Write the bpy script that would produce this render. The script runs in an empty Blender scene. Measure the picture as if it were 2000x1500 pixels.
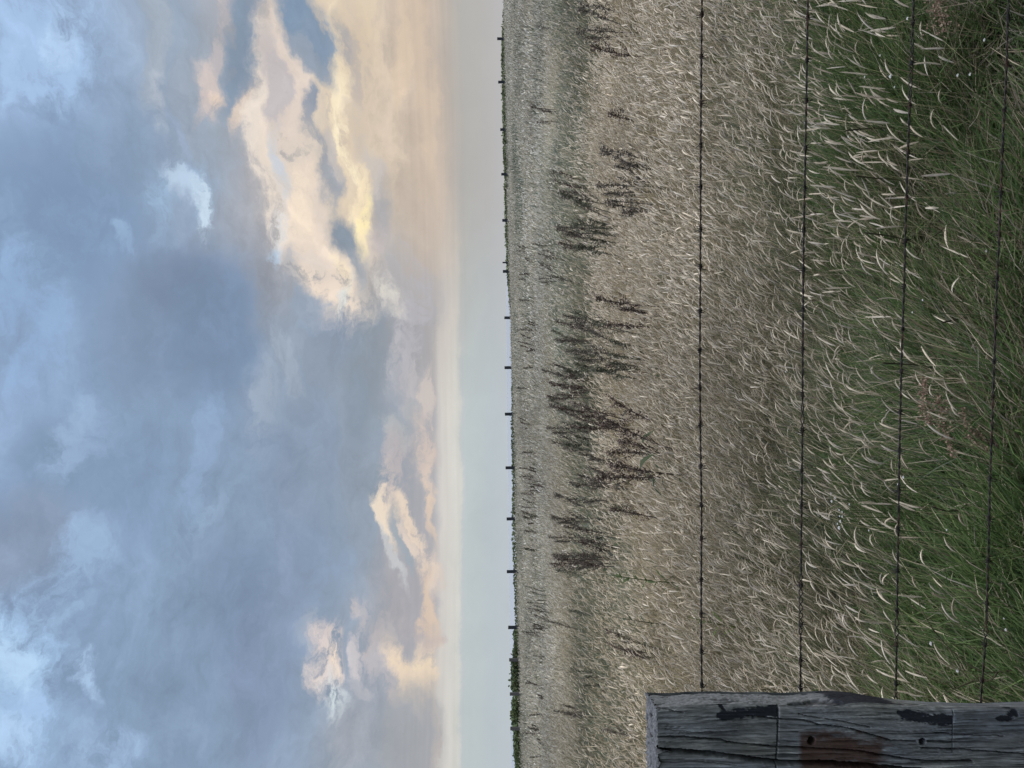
import bpy, bmesh, math, random
import numpy as np
from mathutils import Vector, Matrix

rng = np.random.default_rng(7)
random.seed(7)
scene = bpy.context.scene
COL = scene.collection

# ------------------------------------------------------------------ camera (a phone held on its side: the world's up points to the picture's left)
EYE = 1.62
FPX = 1500.0                       # focal length in pixels of the 2000 x 1500 frame
PITCH = math.atan(11.5 / FPX)
ROLL = math.atan(0.011)
Fv = Vector((0.0, math.cos(PITCH), -math.sin(PITCH)))
U0 = Vector((0.0, math.sin(PITCH), math.cos(PITCH)))
R0 = Vector((1.0, 0.0, 0.0))
CX = -U0 * math.cos(ROLL) - R0 * math.sin(ROLL)
CY = R0 * math.cos(ROLL) - U0 * math.sin(ROLL)
CZ = -Fv
cam_data = bpy.data.cameras.new("camera")
cam = bpy.data.objects.new("camera", cam_data)
COL.objects.link(cam)
m = Matrix.Identity(4)
for i in range(3):
    m[i][0], m[i][1], m[i][2] = CX[i], CY[i], CZ[i]
m[2][3] = EYE
cam.matrix_world = m
cam_data.sensor_fit = 'HORIZONTAL'
cam_data.sensor_width = 36.0
cam_data.lens = 36.0 * FPX / 2000.0
cam_data.clip_start = 0.05
cam_data.clip_end = 60000.0
scene.camera = cam


def ray(px, py):
    """direction in the world seen at a pixel of the 2000 x 1500 photograph"""
    a, b = px - 1000.0, py - 750.0
    return (Fv * FPX + CX * a - CY * b).normalized()


def at_depth(px, py, y):
    d = ray(px, py)
    return Vector((0, 0, EYE)) + d * (y / d.y)


def srgb(*c):
    out = []
    for v in c:
        v = v / 255.0
        out.append(v / 12.92 if v <= 0.04045 else ((v + 0.055) / 1.055) ** 2.4)
    return tuple(out)


scene.view_settings.view_transform = 'Standard'
scene.view_settings.look = 'None'
scene.view_settings.exposure = 0.0
scene.view_settings.gamma = 1.0
scene.cycles.max_bounces = 5
scene.cycles.diffuse_bounces = 3
scene.cycles.glossy_bounces = 2
scene.cycles.transmission_bounces = 2
scene.cycles.caustics_reflective = False
scene.cycles.caustics_refractive = False


class NT:
    """small helper for writing node trees"""
    def __init__(self, tree):
        self.t = tree
        tree.nodes.clear()

    def n(self, kind, **props):
        nd = self.t.nodes.new(kind)
        for k, v in props.items():
            setattr(nd, k, v)
        return nd

    def put(self, sock, v):
        if isinstance(v, bpy.types.NodeSocket):
            self.t.links.new(v, sock)
        elif v is not None:
            sock.default_value = v

    def math(self, op, a, b=None, c=None, clamp=False):
        nd = self.n('ShaderNodeMath', operation=op, use_clamp=clamp)
        self.put(nd.inputs[0], a)
        if b is not None:
            self.put(nd.inputs[1], b)
        if c is not None:
            self.put(nd.inputs[2], c)
        return nd.outputs[0]

    def vmath(self, op, a, b=None, scale=None):
        nd = self.n('ShaderNodeVectorMath', operation=op)
        self.put(nd.inputs[0], a)
        if b is not None:
            self.put(nd.inputs[1], b)
        if scale is not None:
            self.put(nd.inputs['Scale'], scale)
        return nd.outputs['Value'] if op in ('DOT_PRODUCT', 'LENGTH') else nd.outputs[0]

    def mix(self, fac, a, b, blend='MIX'):
        nd = self.n('ShaderNodeMix', data_type='RGBA', blend_type=blend)
        self.put(nd.inputs[0], fac)
        self.put(nd.inputs[6], (*a, 1) if isinstance(a, tuple) and len(a) == 3 else a)
        self.put(nd.inputs[7], (*b, 1) if isinstance(b, tuple) and len(b) == 3 else b)
        return nd.outputs[2]

    def noise(self, vec, scale, detail=4.0, rough=0.5, dist=0.0, dims='3D'):
        nd = self.n('ShaderNodeTexNoise', noise_dimensions=dims)
        if vec is not None:
            self.put(nd.inputs['Vector'], vec)
        nd.inputs['Scale'].default_value = scale
        nd.inputs['Detail'].default_value = detail
        nd.inputs['Roughness'].default_value = rough
        nd.inputs['Distortion'].default_value = dist
        return nd.outputs['Fac'], nd.outputs['Color']

    def smooth(self, v, lo, hi, a=0.0, b=1.0):
        nd = self.n('ShaderNodeMapRange', interpolation_type='SMOOTHSTEP')
        self.put(nd.inputs[0], v)
        nd.inputs[1].default_value = lo
        nd.inputs[2].default_value = hi
        nd.inputs[3].default_value = a
        nd.inputs[4].default_value = b
        return nd.outputs[0]

    def ramp(self, v, stops, interp='LINEAR'):
        nd = self.n('ShaderNodeValToRGB')
        nd.color_ramp.interpolation = interp
        el = nd.color_ramp.elements
        while len(el) < len(stops):
            el.new(0.5)
        for e, (p, c) in zip(el, stops):
            e.position = p
            e.color = (*c, 1)
        self.put(nd.inputs[0], v)
        return nd.outputs[0]

    def sep(self, v):
        nd = self.n('ShaderNodeSeparateXYZ')
        self.put(nd.inputs[0], v)
        return nd.outputs

    def comb(self, x, y, z=0.0):
        nd = self.n('ShaderNodeCombineXYZ')
        self.put(nd.inputs[0], x)
        self.put(nd.inputs[1], y)
        self.put(nd.inputs[2], z)
        return nd.outputs[0]
# ------------------------------------------------------------------ sky: Nishita light behind a full evening cloud deck
SUN_EL, SUN_AZ = math.radians(38.0), math.radians(55.0)      # azimuth from +Y (ahead) towards +X (right)
world = bpy.data.worlds.new("World")
scene.world = world
world.use_nodes = True
W = NT(world.node_tree)
tc = W.n('ShaderNodeTexCoord')
dvec = tc.outputs['Generated']
dx, dy, dz = W.sep(dvec)
az = W.math('ARCTAN2', dx, dy)
el = W.math('ARCSINE', dz)
ae = W.comb(az, el)


def sky_xy(px, py):
    d = ray(px, py)
    return math.atan2(d.x, d.y), math.asin(d.z)


# domain warp so that every edge in the cloud deck frays
wv = W.vmath('MULTIPLY', ae, (1.0, 1.5, 1.0))
_, warp_c = W.noise(wv, 6.0, 6.0, 0.62, dims='2D')
warp_s = W.vmath('SUBTRACT', warp_c, (0.5, 0.5, 0.5))
pw = W.vmath('ADD', ae, W.vmath('MULTIPLY', warp_s, (0.10, 0.075, 0.0)))
edge, _ = W.noise(W.vmath('MULTIPLY', pw, (1.0, 1.7, 1.0)), 13.0, 7.0, 0.68, dims='2D')
soft, _ = W.noise(W.vmath('MULTIPLY', ae, (1.0, 1.6, 1.0)), 5.0, 4.0, 0.55, dims='2D')
edge0 = W.math('SUBTRACT', edge, 0.5)
soft0 = W.math('SUBTRACT', soft, 0.5)

sky = W.n('ShaderNodeTexSky', sky_type='NISHITA', sun_disc=False)
sky.sun_elevation = SUN_EL
sky.sun_rotation = SUN_AZ
sky.altitude = 20.0
sky.air_density = 1.0
sky.dust_density = 2.0
clear = W.vmath('SCALE', sky.outputs[0], scale=0.085)

# cloud deck tone by elevation, left (cool) and right (warm) of the view
def eln(px):
    return max(0.0, sky_xy(px, 750)[1]) / 0.64

vel = W.math('DIVIDE', W.math('ADD', el, W.math('MULTIPLY', edge0, 0.016)), 0.64, clamp=True)
cool = W.ramp(vel, [(eln(p), srgb(*c)) for p, c in [
    (985, (191, 200, 206)), (960, (187, 198, 204)), (912, (190, 200, 202)), (903, (192, 199, 202)), (896, (212, 212, 206)), (880, (217, 214, 208)),
    (862, (212, 208, 203)), (846, (176, 174, 178)), (760, (160, 167, 178)), (680, (150, 162, 178)), (600, (142, 159, 181)),
    (450, (137, 158, 184)), (300, (137, 160, 187)), (180, (143, 168, 198)), (60, (146, 170, 202))]])
warm = W.ramp(vel, [(eln(p), srgb(*c)) for p, c in [
    (985, (186, 186, 188)), (960, (182, 181, 181)), (920, (178, 177, 175)), (895, (181, 174, 168)), (870, (196, 181, 168)),
    (835, (200, 183, 167)), (780, (205, 189, 172)), (720, (212, 196, 177)), (640, (206, 196, 184)), (540, (186, 182, 182)),
    (430, (160, 171, 187)), (300, (146, 168, 195)), (180, (143, 168, 201)), (60, (152, 178, 212))]])
wmask = W.smooth(W.math('ADD', az, W.math('MULTIPLY', soft0, 0.12)), sky_xy(940, 860)[0], sky_xy(940, 300)[0])
deck = W.mix(wmask, cool, warm)

# (x, y, half extent along x, along y, turn in degrees, colour, opacity, edge low, edge high, fray)
# one entry per cloud bank, gap or lit patch, placed by its bearing and height in the sky
BANKS = [
    # broad blue-grey and pale banks, high up
    (60, 70, 120, 130, 0, (168, 197, 232), .75, .10, .75, .9),
    (110, 60, 38, 60, 0, (182, 209, 240), .7, .15, .8, 1.2),
    (110, 430, 200, 170, 20, (128, 151, 184), .8, .05, .8, .5),
    (40, 620, 90, 130, 0, (145, 172, 210), .8, .1, .8, .8),
    (110, 890, 75, 90, 0, (130, 152, 182), .85, .1, .7, .6),
    (150, 850, 50, 75, 25, (156, 180, 213), .7, .1, .8, 1.0),
    (40, 1060, 120, 110, 20, (138, 153, 180), .85, .1, .7, .6),
    (110, 1150, 50, 160, 32, (156, 182, 217), .8, .1, .8, .9),
    (25, 1330, 95, 150, 0, (166, 197, 232), .85, .1, .8, .9),
    (45, 1285, 45, 75, -20, (186, 216, 244), .7, .15, .8, 1.1),
    (15, 1440, 60, 50, 30, (180, 208, 240), .7, .15, .8, 1.1),
    (168, 1322, 20, 50, -28, (174, 202, 234), .8, .15, .8, 1.0),
    (200, 1470, 70, 60, 0, (160, 186, 218), .7, .1, .8, .9),
    (300, 780, 90, 220, 8, (134, 155, 185), .7, .05, .8, .4),
    (330, 640, 140, 120, 0, (130, 148, 178), .75, .05, .8, .4),
    (380, 560, 110, 90, 25, (132, 148, 177), .8, .05, .8, .5),
    (420, 700, 90, 120, 0, (128, 149, 180), .7, .05, .8, .4),
    (300, 300, 140, 100, 0, (140, 160, 189), .6, .05, .8, .4),
    (330, 30, 60, 90, 0, (146, 163, 186), .6, .05, .8, .5),
    (420, 200, 90, 180, 10, (160, 170, 186), .6, .05, .8, .5),
    # the thin pale streaks in the high deck
    (303, 70, 22, 140, 4, (166, 176, 192), .8, .1, .8, .7),
    (310, 180, 14, 80, 2, (178, 187, 200), .8, .1, .8, .8),
    (345, 265, 12, 70, -20, (158, 175, 205), .6, .1, .8, .7),
    (240, 470, 14, 60, -45, (150, 175, 210), .7, .1, .8, .8),
    (400, 890, 26, 120, 10, (148, 172, 206), .7, .1, .8, .8),
    (445, 975, 20, 70, 50, (160, 184, 214), .8, .1, .8, .9),
    (500, 780, 30, 90, 0, (168, 180, 200), .7, .1, .8, .8),
    # the bright wisp
    (355, 395, 60, 75, 30, (158, 183, 214), .85, .1, .7, 1.2),
    (360, 365, 22, 50, -38, (182, 201, 222), .9, .15, .8, 1.5),
    (395, 415, 15, 62, -6, (198, 217, 234), .95, .15, .8, 1.3),
    (358, 435, 24, 50, 0, (146, 162, 188), .9, .1, .8, .9),
    # grey bank over the middle
    (650, 740, 130, 140, 0, (146, 159, 179), .7, .05, .8, .5),
    (560, 1010, 130, 200, -8, (138, 157, 185), .8, .05, .8, .4),
    (700, 900, 90, 160, 0, (148, 160, 178), .7, .05, .8, .4),
    (790, 660, 60, 80, 0, (163, 166, 178), .8, .1, .8, .6),
    (720, 715, 48, 110, 4, (143, 153, 168), .85, .1, .75, .5),
    (650, 640, 50, 80, -15, (138, 154, 180), .85, .1, .75, .6),
    (780, 560, 80, 80, 0, (174, 174, 182), .7, .1, .8, .6),
    # warm upper streaks on the right
    (420, 100, 16, 130, 18, (190, 184, 186), .9, .1, .8, .9),
    (412, 160, 26, 60, -20, (206, 193, 188), .85, .1, .8, .9),
    (435, 185, 13, 34, -45, (228, 208, 192), .9, .15, .8, 1.0),
    (475, 95, 32, 130, 6, (136, 152, 175), .95, .1, .6, .4),
    (484, 215, 16, 60, 14, (217, 199, 185), .9, .1, .8, .8),
    (520, 230, 24, 80, 0, (180, 178, 184), .7, .1, .8, .6),
    (545, 100, 40, 150, -6, (205, 194, 186), .9, .1, .7, .6),
    # the big lit cloud
    (585, 330, 75, 230, -6, (229, 217, 205), .95, .08, .55, 1.0),
    (640, 430, 80, 200, -10, (231, 216, 200), .95, .1, .5, 1.1),
    (690, 200, 90, 260, -4, (222, 205, 182), .9, .08, .6, .9),
    (740, 250, 60, 150, 0, (216, 200, 182), .8, .1, .8, .7),
    (560, 200, 34, 130, -12, (226, 211, 200), .9, .1, .7, .9),
    (556, 330, 15, 72, 0, (202, 208, 217), .9, .12, .8, 1.2),
    (553, 455, 15, 48, 0, (216, 224, 232), .95, .12, .75, 1.4),
    (535, 525, 22, 40, 30, (176, 198, 220), .8, .12, .8, 1.2),
    (632, 560, 34, 70, -28, (238, 221, 204), .95, .1, .55, 1.3),
    (600, 470, 40, 90, 0, (240, 223, 206), .8, .1, .7, 1.0),
    (590, 395, 26, 80, 0, (246, 228, 206), .7, .15, .8, 1.1),
    (655, 590, 12, 50, 8, (222, 226, 224), .9, .12, .7, 1.2),
    # glowing folds
    (664, 160, 20, 130, 2, (246, 230, 200), .85, .15, .75, 1.2),
    (652, 200, 22, 60, 6, (248, 232, 202), .85, .15, .75, 1.0),
    (660, 240, 15, 40, 0, (252, 239, 210), .7, .2, .8, 1.0),
    (668, 275, 12, 75, -26, (253, 238, 206), .95, .12, .6, .9),
    (710, 395, 24, 110, 4, (244, 226, 194), .95, .12, .6, .8),
    (715, 425, 16, 70, 14, (255, 238, 188), .95, .12, .6, .8),
    (697, 480, 10, 45, 18, (248, 230, 192), .95, .12, .6, .8),
    (650, 545, 13, 50, -14, (248, 231, 203), .9, .12, .65, 1.0),
    (690, 60, 34, 80, 10, (214, 196, 172), .8, .1, .8, 1.0),
    # blue-grey holes in it
    (592, 60, 42, 100, -22, (132, 152, 178), 1., .1, .45, .7),
    (618, 75, 42, 60, 0, (137, 154, 178), .95, .1, .5, .8),
    (600, 125, 22, 60, -40, (150, 160, 178), .95, .1, .5, .8),
    (684, 90, 18, 75, -8, (170, 168, 170), .9, .1, .6, 1.2),
    (592, 205, 17, 36, 0, (142, 152, 172), .95, .1, .55, 1.0),
    (600, 245, 12, 50, -18, (160, 164, 177), .9, .1, .6, 1.1),
    (632, 318, 24, 65, -14, (158, 162, 174), .95, .1, .55, 1.1),
    (663, 450, 30, 52, -8, (140, 150, 166), 1., .1, .45, .6),
    (682, 515, 13, 45, -22, (146, 155, 170), 1., .1, .5, .7),
    (575, 525, 18, 45, 0, (178, 180, 190), .8, .1, .7, 1.2),
    (594, 610, 26, 60, -30, (150, 163, 184), .9, .1, .6, 1.0),
    (755, 410, 26, 85, -4, (170, 169, 176), .9, .1, .6, .7),
    (740, 470, 30, 40, 0, (190, 182, 182), .7, .1, .8, 1.2),
    # greyer drifts inside the lit cloud
    (535, 170, 20, 90, -10, (186, 182, 186), .8, .1, .7, 1.1),
    (618, 400, 22, 60, -10, (218, 206, 198), .6, .1, .8, .8),
    (610, 520, 18, 60, -20, (214, 204, 198), .6, .1, .8, .8),
    (700, 130, 16, 80, -4, (196, 184, 174), .85, .1, .7, 1.4),
    (706, 260, 18, 70, -20, (203, 192, 180), .8, .1, .7, 1.3),
    (735, 330, 22, 60, -20, (200, 192, 186), .8, .1, .7, 1.3),
    (640, 270, 12, 60, -12, (196, 188, 182), .8, .1, .7, 1.3),
    (700, 545, 30, 60, -10, (170, 172, 180), .9, .1, .7, 1.0),
    (800, 640, 22, 130, 4, (184, 182, 187), .8, .1, .7, .8),
    (775, 690, 14, 80, 10, (188, 187, 192), .8, .1, .7, .9),
    (345, 560, 70, 70, 10, (124, 141, 170), .9, .05, .8, .6),
    (410, 640, 80, 110, 0, (124, 143, 173), .9, .05, .8, .5),
    (600, 880, 70, 150, 0, (140, 154, 178), .8, .05, .8, .5),
    (480, 1180, 70, 140, -10, (130, 148, 178), .8, .05, .8, .5),
    (520, 1330, 60, 130, 10, (134, 150, 180), .8, .05, .8, .5),
    (250, 950, 90, 120, 0, (134, 156, 188), .7, .05, .8, .5),
    # ragged row of small warm-edged puffs just above the pale strip
    (815, 730, 16, 34, 6, (190, 186, 188), .8, .12, .8, 1.6),
    (838, 770, 12, 40, 0, (206, 196, 190), .8, .12, .8, 1.6),
    (806, 800, 18, 36, -12, (174, 175, 182), .85, .12, .7, 1.5),
    (846, 845, 9, 40, 0, (220, 205, 194), .8, .12, .8, 1.6),
    (790, 905, 20, 44, -8, (196, 186, 186), .8, .12, .8, 1.6),
    (826, 950, 16, 36, -6, (170, 170, 177), .85, .12, .7, 1.5),
    (848, 970, 10, 38, 0, (222, 204, 188), .8, .12, .8, 1.6),
    (842, 1130, 12, 34, -10, (214, 196, 184), .8, .12, .8, 1.6),
    (800, 1200, 20, 44, -12, (180, 175, 178), .85, .12, .8, 1.5),
    (836, 1250, 14, 40, -8, (198, 186, 182), .85, .12, .8, 1.6),
    (770, 1345, 14, 36, -20, (206, 194, 188), .8, .12, .8, 1.6),
    (820, 1390, 16, 40, -8, (200, 190, 186), .8, .12, .8, 1.6),
    (845, 1450, 10, 50, 0, (212, 196, 184), .8, .12, .8, 1.5),
    (600, 1230, 14, 40, 10, (170, 178, 194), .8, .12, .8, 1.6),
    (560, 700, 22, 60, -20, (160, 172, 190), .7, .12, .8, 1.5),
    (700, 800, 26, 70, 0, (138, 150, 168), .8, .12, .8, 1.3),
    # low cream and pale patches
    (712, 1210, 12, 36, -10, (188, 186, 192), .8, .12, .7, 1.5),
    (690, 1190, 10, 26, 0, (196, 190, 192), .8, .12, .7, 1.5),
    (735, 1275, 14, 30, -20, (206, 198, 196), .85, .12, .7, 1.5),
    (742, 1255, 20, 50, 20, (190, 184, 188), .85, .12, .7, 1.3),
    (770, 1290, 12, 44, -24, (222, 207, 196), .85, .12, .7, 1.4),
    (700, 1330, 20, 40, 0, (180, 180, 190), .8, .12, .7, 1.3),
    (760, 960, 18, 60, -8, (204, 192, 188), .85, .12, .7, 1.4),
    (800, 930, 24, 70, 0, (178, 174, 178), .85, .1, .7, .8),
    (776, 850, 22, 60, -20, (178, 180, 186), .8, .12, .7, 1.2),
    (842, 920, 9, 70, 0, (222, 203, 188), .85, .12, .7, .9),
    (850, 1010, 8, 70, -8, (220, 200, 182), .85, .12, .7, .8),
    (755, 590, 26, 60, -25, (206, 202, 198), .9, .1, .7, 1.2),
    (752, 578, 12, 24, -30, (222, 218, 208), .8, .15, .8, 1.2),
    (800, 90, 22, 120, 0, (222, 201, 178), .7, .1, .8, .5),
    (838, 130, 14, 230, -4, (213, 194, 174), .7, .1, .8, .3),
    (795, 1150, 60, 160, 6, (170, 168, 173), .8, .1, .8, .5),
    (760, 1010, 15, 55, -32, (236, 220, 200), .9, .1, .7, 1.6),
    (795, 1010, 22, 50, -30, (228, 211, 193), .85, .1, .7, 1.5),
    (826, 1050, 12, 60, -28, (230, 212, 194), .85, .1, .7, 1.5),
    (802, 1060, 13, 62, -24, (160, 168, 180), .95, .1, .6, 1.2),
    (815, 1070, 7, 42, -24, (222, 206, 194), .95, .12, .6, 1.2),
    (845, 1095, 16, 50, -20, (222, 206, 192), .9, .1, .6, 1.0),
    (780, 1080, 9, 60, -24, (196, 198, 200), .8, .1, .7, 1.1),
    (830, 870, 26, 70, 0, (208, 193, 184), .9, .1, .7, .9),
    (770, 905, 22, 70, -6, (184, 178, 180), .8, .1, .8, .9),
    (842, 1180, 10, 80, 0, (218, 197, 178), .9, .1, .7, .7),
    (560, 1180, 40, 160, 0, (140, 156, 184), .7, .05, .8, .4),
    (640, 1245, 26, 36, 0, (214, 203, 200), .9, .1, .6, 1.4),
    (640, 1300, 28, 60, 0, (224, 211, 204), .95, .1, .6, 1.3),
    (645, 1285, 14, 30, 0, (248, 228, 206), .8, .2, .8, 1.3),
    (646, 1365, 24, 56, -6, (212, 222, 228), .98, .1, .7, 1.5),
    (640, 1362, 14, 26, 0, (226, 240, 240), .9, .15, .8, 1.3),
    (705, 1270, 18, 30, 0, (206, 200, 202), .8, .15, .7, 1.5),
    (760, 1230, 50, 60, 0, (182, 178, 180), .8, .1, .8, .9),
    (750, 1310, 40, 60, 10, (186, 184, 190), .7, .1, .8, 1.2),
    (800, 1320, 24, 80, -22, (234, 214, 190), .95, .1, .6, 1.1),
    (838, 1335, 18, 66, -6, (236, 216, 190), .9, .1, .6, 1.0),
    (800, 1440, 60, 110, 0, (164, 166, 174), .8, .1, .8, .5),
    (680, 1450, 60, 110, 0, (168, 172, 184), .7, .1, .8, .5),
]
out = W.mix(W.math('MULTIPLY', 0.06, 1.0), deck, clear)
# mottled tone all over the deck
out = W.vmath('SCALE', out, scale=W.math('MULTIPLY_ADD', soft0, W.smooth(el, 0.03, 0.2, 0.06, 0.5), 1.0))
out = W.vmath('SCALE', out, scale=W.math('MULTIPLY_ADD', edge0, 0.10, 1.0))
frays = {}
for (bx, by, rx, ry, rot, colr, op, lo, hi, fray) in BANKS:
    a0 = sky_xy(bx, by)
    cr, sr = math.cos(math.radians(rot)), math.sin(math.radians(rot))
    a1 = sky_xy(bx + rx * cr, by + rx * sr)
    a2 = sky_xy(bx - ry * sr, by + ry * cr)
    v1 = (a1[0] - a0[0], a1[1] - a0[1])
    v2 = (a2[0] - a0[0], a2[1] - a0[1])
    L1, L2 = math.hypot(*v1), math.hypot(*v2)
    mp = W.n('ShaderNodeMapping', vector_type='TEXTURE')
    W.put(mp.inputs[0], pw)
    mp.inputs['Location'].default_value = (a0[0], a0[1], 0)
    mp.inputs['Rotation'].default_value = (0, 0, math.atan2(v2[1], v2[0]))
    mp.inputs['Scale'].default_value = (L2 * 1.5, L1 * 1.5, 1)
    gr = W.n('ShaderNodeTexGradient', gradient_type='SPHERICAL')
    W.put(gr.inputs[0], mp.outputs[0])
    q = round(fray * 2) / 2
    if q not in frays:
        frays[q] = W.math('MULTIPLY_ADD', edge0, q * 5.0, 1.05)
    g = W.math('MULTIPLY', frays[q], gr.outputs['Fac'])
    k = W.smooth(g, lo * 0.5, min(hi + 0.30, 0.94) if max(rx, ry) < 90 else max(hi * 0.92, 0.6), 0.0, op)
    if colr[2] > colr[0] + 4 and sum(colr) < 560:
        colr = (colr[0] - 1, colr[1], colr[2] - 3)
    out = W.mix(k, out, srgb(*colr))
# thin level streaks low over the horizon
strk, _ = W.noise(W.vmath('MULTIPLY', ae, (2.5, 95.0, 1.0)), 1.0, 3.0, 0.6, dims='2D')
streak = W.math('MULTIPLY', W.math('SUBTRACT', strk, 0.5), W.math('MULTIPLY', W.smooth(el, 0.035, 0.07), W.smooth(el, 0.16, 0.10, 0.0, 0.20)))
out = W.vmath('SCALE', out, scale=W.math('ADD', streak, 1.0))
# fine cloud texture over everything but the hazy strip above the horizon
fine = W.math('MULTIPLY', edge0, W.smooth(el, 0.05, 0.2, 0.02, 0.55))
out = W.vmath('SCALE', out, scale=W.math('ADD', fine, 1.0))
# sky above the view is boosted and warmed well past overcast to brighten the ground
gain = W.smooth(el, math.radians(36), math.radians(66), 0.0, 1.0)
out = W.mix(gain, out, W.vmath('MULTIPLY', out, (13.3, 9.8, 7.6)))
bg = W.n('ShaderNodeBackground')
W.put(bg.inputs['Color'], out)
bg.inputs['Strength'].default_value = 1.0
wo = W.n('ShaderNodeOutputWorld')
W.t.links.new(bg.outputs[0], wo.inputs[0])
world.cycles.sampling_method = 'MANUAL'
world.cycles.sample_map_resolution = 512

sun_data = bpy.data.lights.new("sun", 'SUN')
sun_data.energy = 1.5
sun_data.angle = math.radians(45.0)
sun_data.color = (1.0, 0.95, 0.88)
sun = bpy.data.objects.new("sun", sun_data)
COL.objects.link(sun)
sd = Vector((math.sin(SUN_AZ) * math.cos(SUN_EL), math.cos(SUN_AZ) * math.cos(SUN_EL), math.sin(SUN_EL)))
sun.rotation_euler = sd.to_track_quat('Z', 'Y').to_euler()
sun.location = (0, 0, 50)
# ------------------------------------------------------------------ helpers for objects
def tag(o, label=None, cat=None, group=None, kind=None):
    if label:
        o['label'] = label
    if cat:
        o['category'] = cat
    if group:
        o['group'] = group
    if kind:
        o['kind'] = kind
    return o


def new_mesh(name, verts, faces_list, mat, parent=None, cols=None, smooth=True, loc=None):
    """faces_list: list of int arrays (n,3) or (n,4); cols: (nv,3) linear colours per vertex"""
    me = bpy.data.meshes.new(name)
    verts = np.asarray(verts, dtype=np.float32)
    me.vertices.add(len(verts))
    me.vertices.foreach_set('co', verts.ravel())
    loops, starts, totals = [], [], []
    s = 0
    for f in faces_list:
        f = np.asarray(f, dtype=np.int32)
        if len(f) == 0:
            continue
        k = f.shape[1]
        loops.append(f.ravel())
        starts.append(s + np.arange(len(f), dtype=np.int32) * k)
        totals.append(np.full(len(f), k, dtype=np.int32))
        s += f.size
    loops = np.concatenate(loops)
    starts = np.concatenate(starts)
    totals = np.concatenate(totals)
    me.loops.add(len(loops))
    me.loops.foreach_set('vertex_index', loops)
    me.polygons.add(len(starts))
    me.polygons.foreach_set('loop_start', starts)
    me.polygons.foreach_set('loop_total', totals)
    me.update(calc_edges=True)
    if smooth:
        me.polygons.foreach_set('use_smooth', np.ones(len(starts), dtype=bool))
    if cols is not None:
        at = me.attributes.new('tint', 'FLOAT_COLOR', 'POINT')
        c4 = np.ones((len(verts), 4), dtype=np.float32)
        c4[:, :3] = cols
        at.data.foreach_set('color', c4.ravel())
    if mat is not None:
        me.materials.append(mat)
    o = bpy.data.objects.new(name, me)
    COL.objects.link(o)
    if parent is not None:
        o.parent = parent
    if loc is not None:
        o.location = loc
    return o


def empty(name, loc, rz=0.0):
    o = bpy.data.objects.new(name, None)
    COL.objects.link(o)
    o.location = loc
    o.rotation_euler = (0, 0, rz)
    o.empty_display_size = 0.2
    return o


def copy_tree(o, parent=None):
    c = o.copy()
    COL.objects.link(c)
    c.parent = parent
    for ch in list(o.children):
        copy_tree(ch, c)
    return c


class Geo:
    def __init__(self):
        self.v, self.q, self.t, self.c = [], [], [], []
        self.n = 0

    def add(self, v, c, q=None, t=None):
        v = np.asarray(v, dtype=np.float32).reshape(-1, 3)
        if q is not None and len(q):
            self.q.append(np.asarray(q).reshape(-1, 4) + self.n)
        if t is not None and len(t):
            self.t.append(np.asarray(t).reshape(-1, 3) + self.n)
        self.v.append(v)
        self.c.append(np.broadcast_to(np.asarray(c, dtype=np.float32), v.shape))
        self.n += len(v)

    def build(self, name, mat, parent=None, smooth=True, loc=None):
        fl = []
        if self.q:
            fl.append(np.concatenate(self.q))
        if self.t:
            fl.append(np.concatenate(self.t))
        return new_mesh(name, np.concatenate(self.v), fl, mat, parent, np.concatenate(self.c), smooth, loc)


def hash2(ix, iy, seed):
    h = (ix.astype(np.int64) * 374761393 + iy.astype(np.int64) * 668265263 + seed * 1442695041) & 0xFFFFFFFF
    h = ((h ^ (h >> 13)) * 1274126177) & 0xFFFFFFFF
    h = h ^ (h >> 16)
    return (h & 0xFFFFFF) / float(0xFFFFFF)


def vnoise(x, y, seed=0):
    x, y = np.asarray(x, dtype=np.float64), np.asarray(y, dtype=np.float64)
    ix, iy = np.floor(x), np.floor(y)
    fx, fy = x - ix, y - iy
    fx, fy = fx * fx * (3 - 2 * fx), fy * fy * (3 - 2 * fy)
    a, b = hash2(ix, iy, seed), hash2(ix + 1, iy, seed)
    c, d = hash2(ix, iy + 1, seed), hash2(ix + 1, iy + 1, seed)
    return (a + (b - a) * fx) * (1 - fy) + (c + (d - c) * fx) * fy


def fbm(x, y, seed=0, octv=4, gain=0.5):
    s, a, t = 0.0, 1.0, 0.0
    for k in range(octv):
        s = s + a * vnoise(np.asarray(x) * 2 ** k, np.asarray(y) * 2 ** k, seed + 17 * k)
        t += a
        a *= gain
    return s / t


def sstep(x, a, b):
    t = np.clip((np.asarray(x, dtype=np.float64) - a) / (b - a), 0, 1)
    return t * t * (3 - 2 * t)


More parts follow.
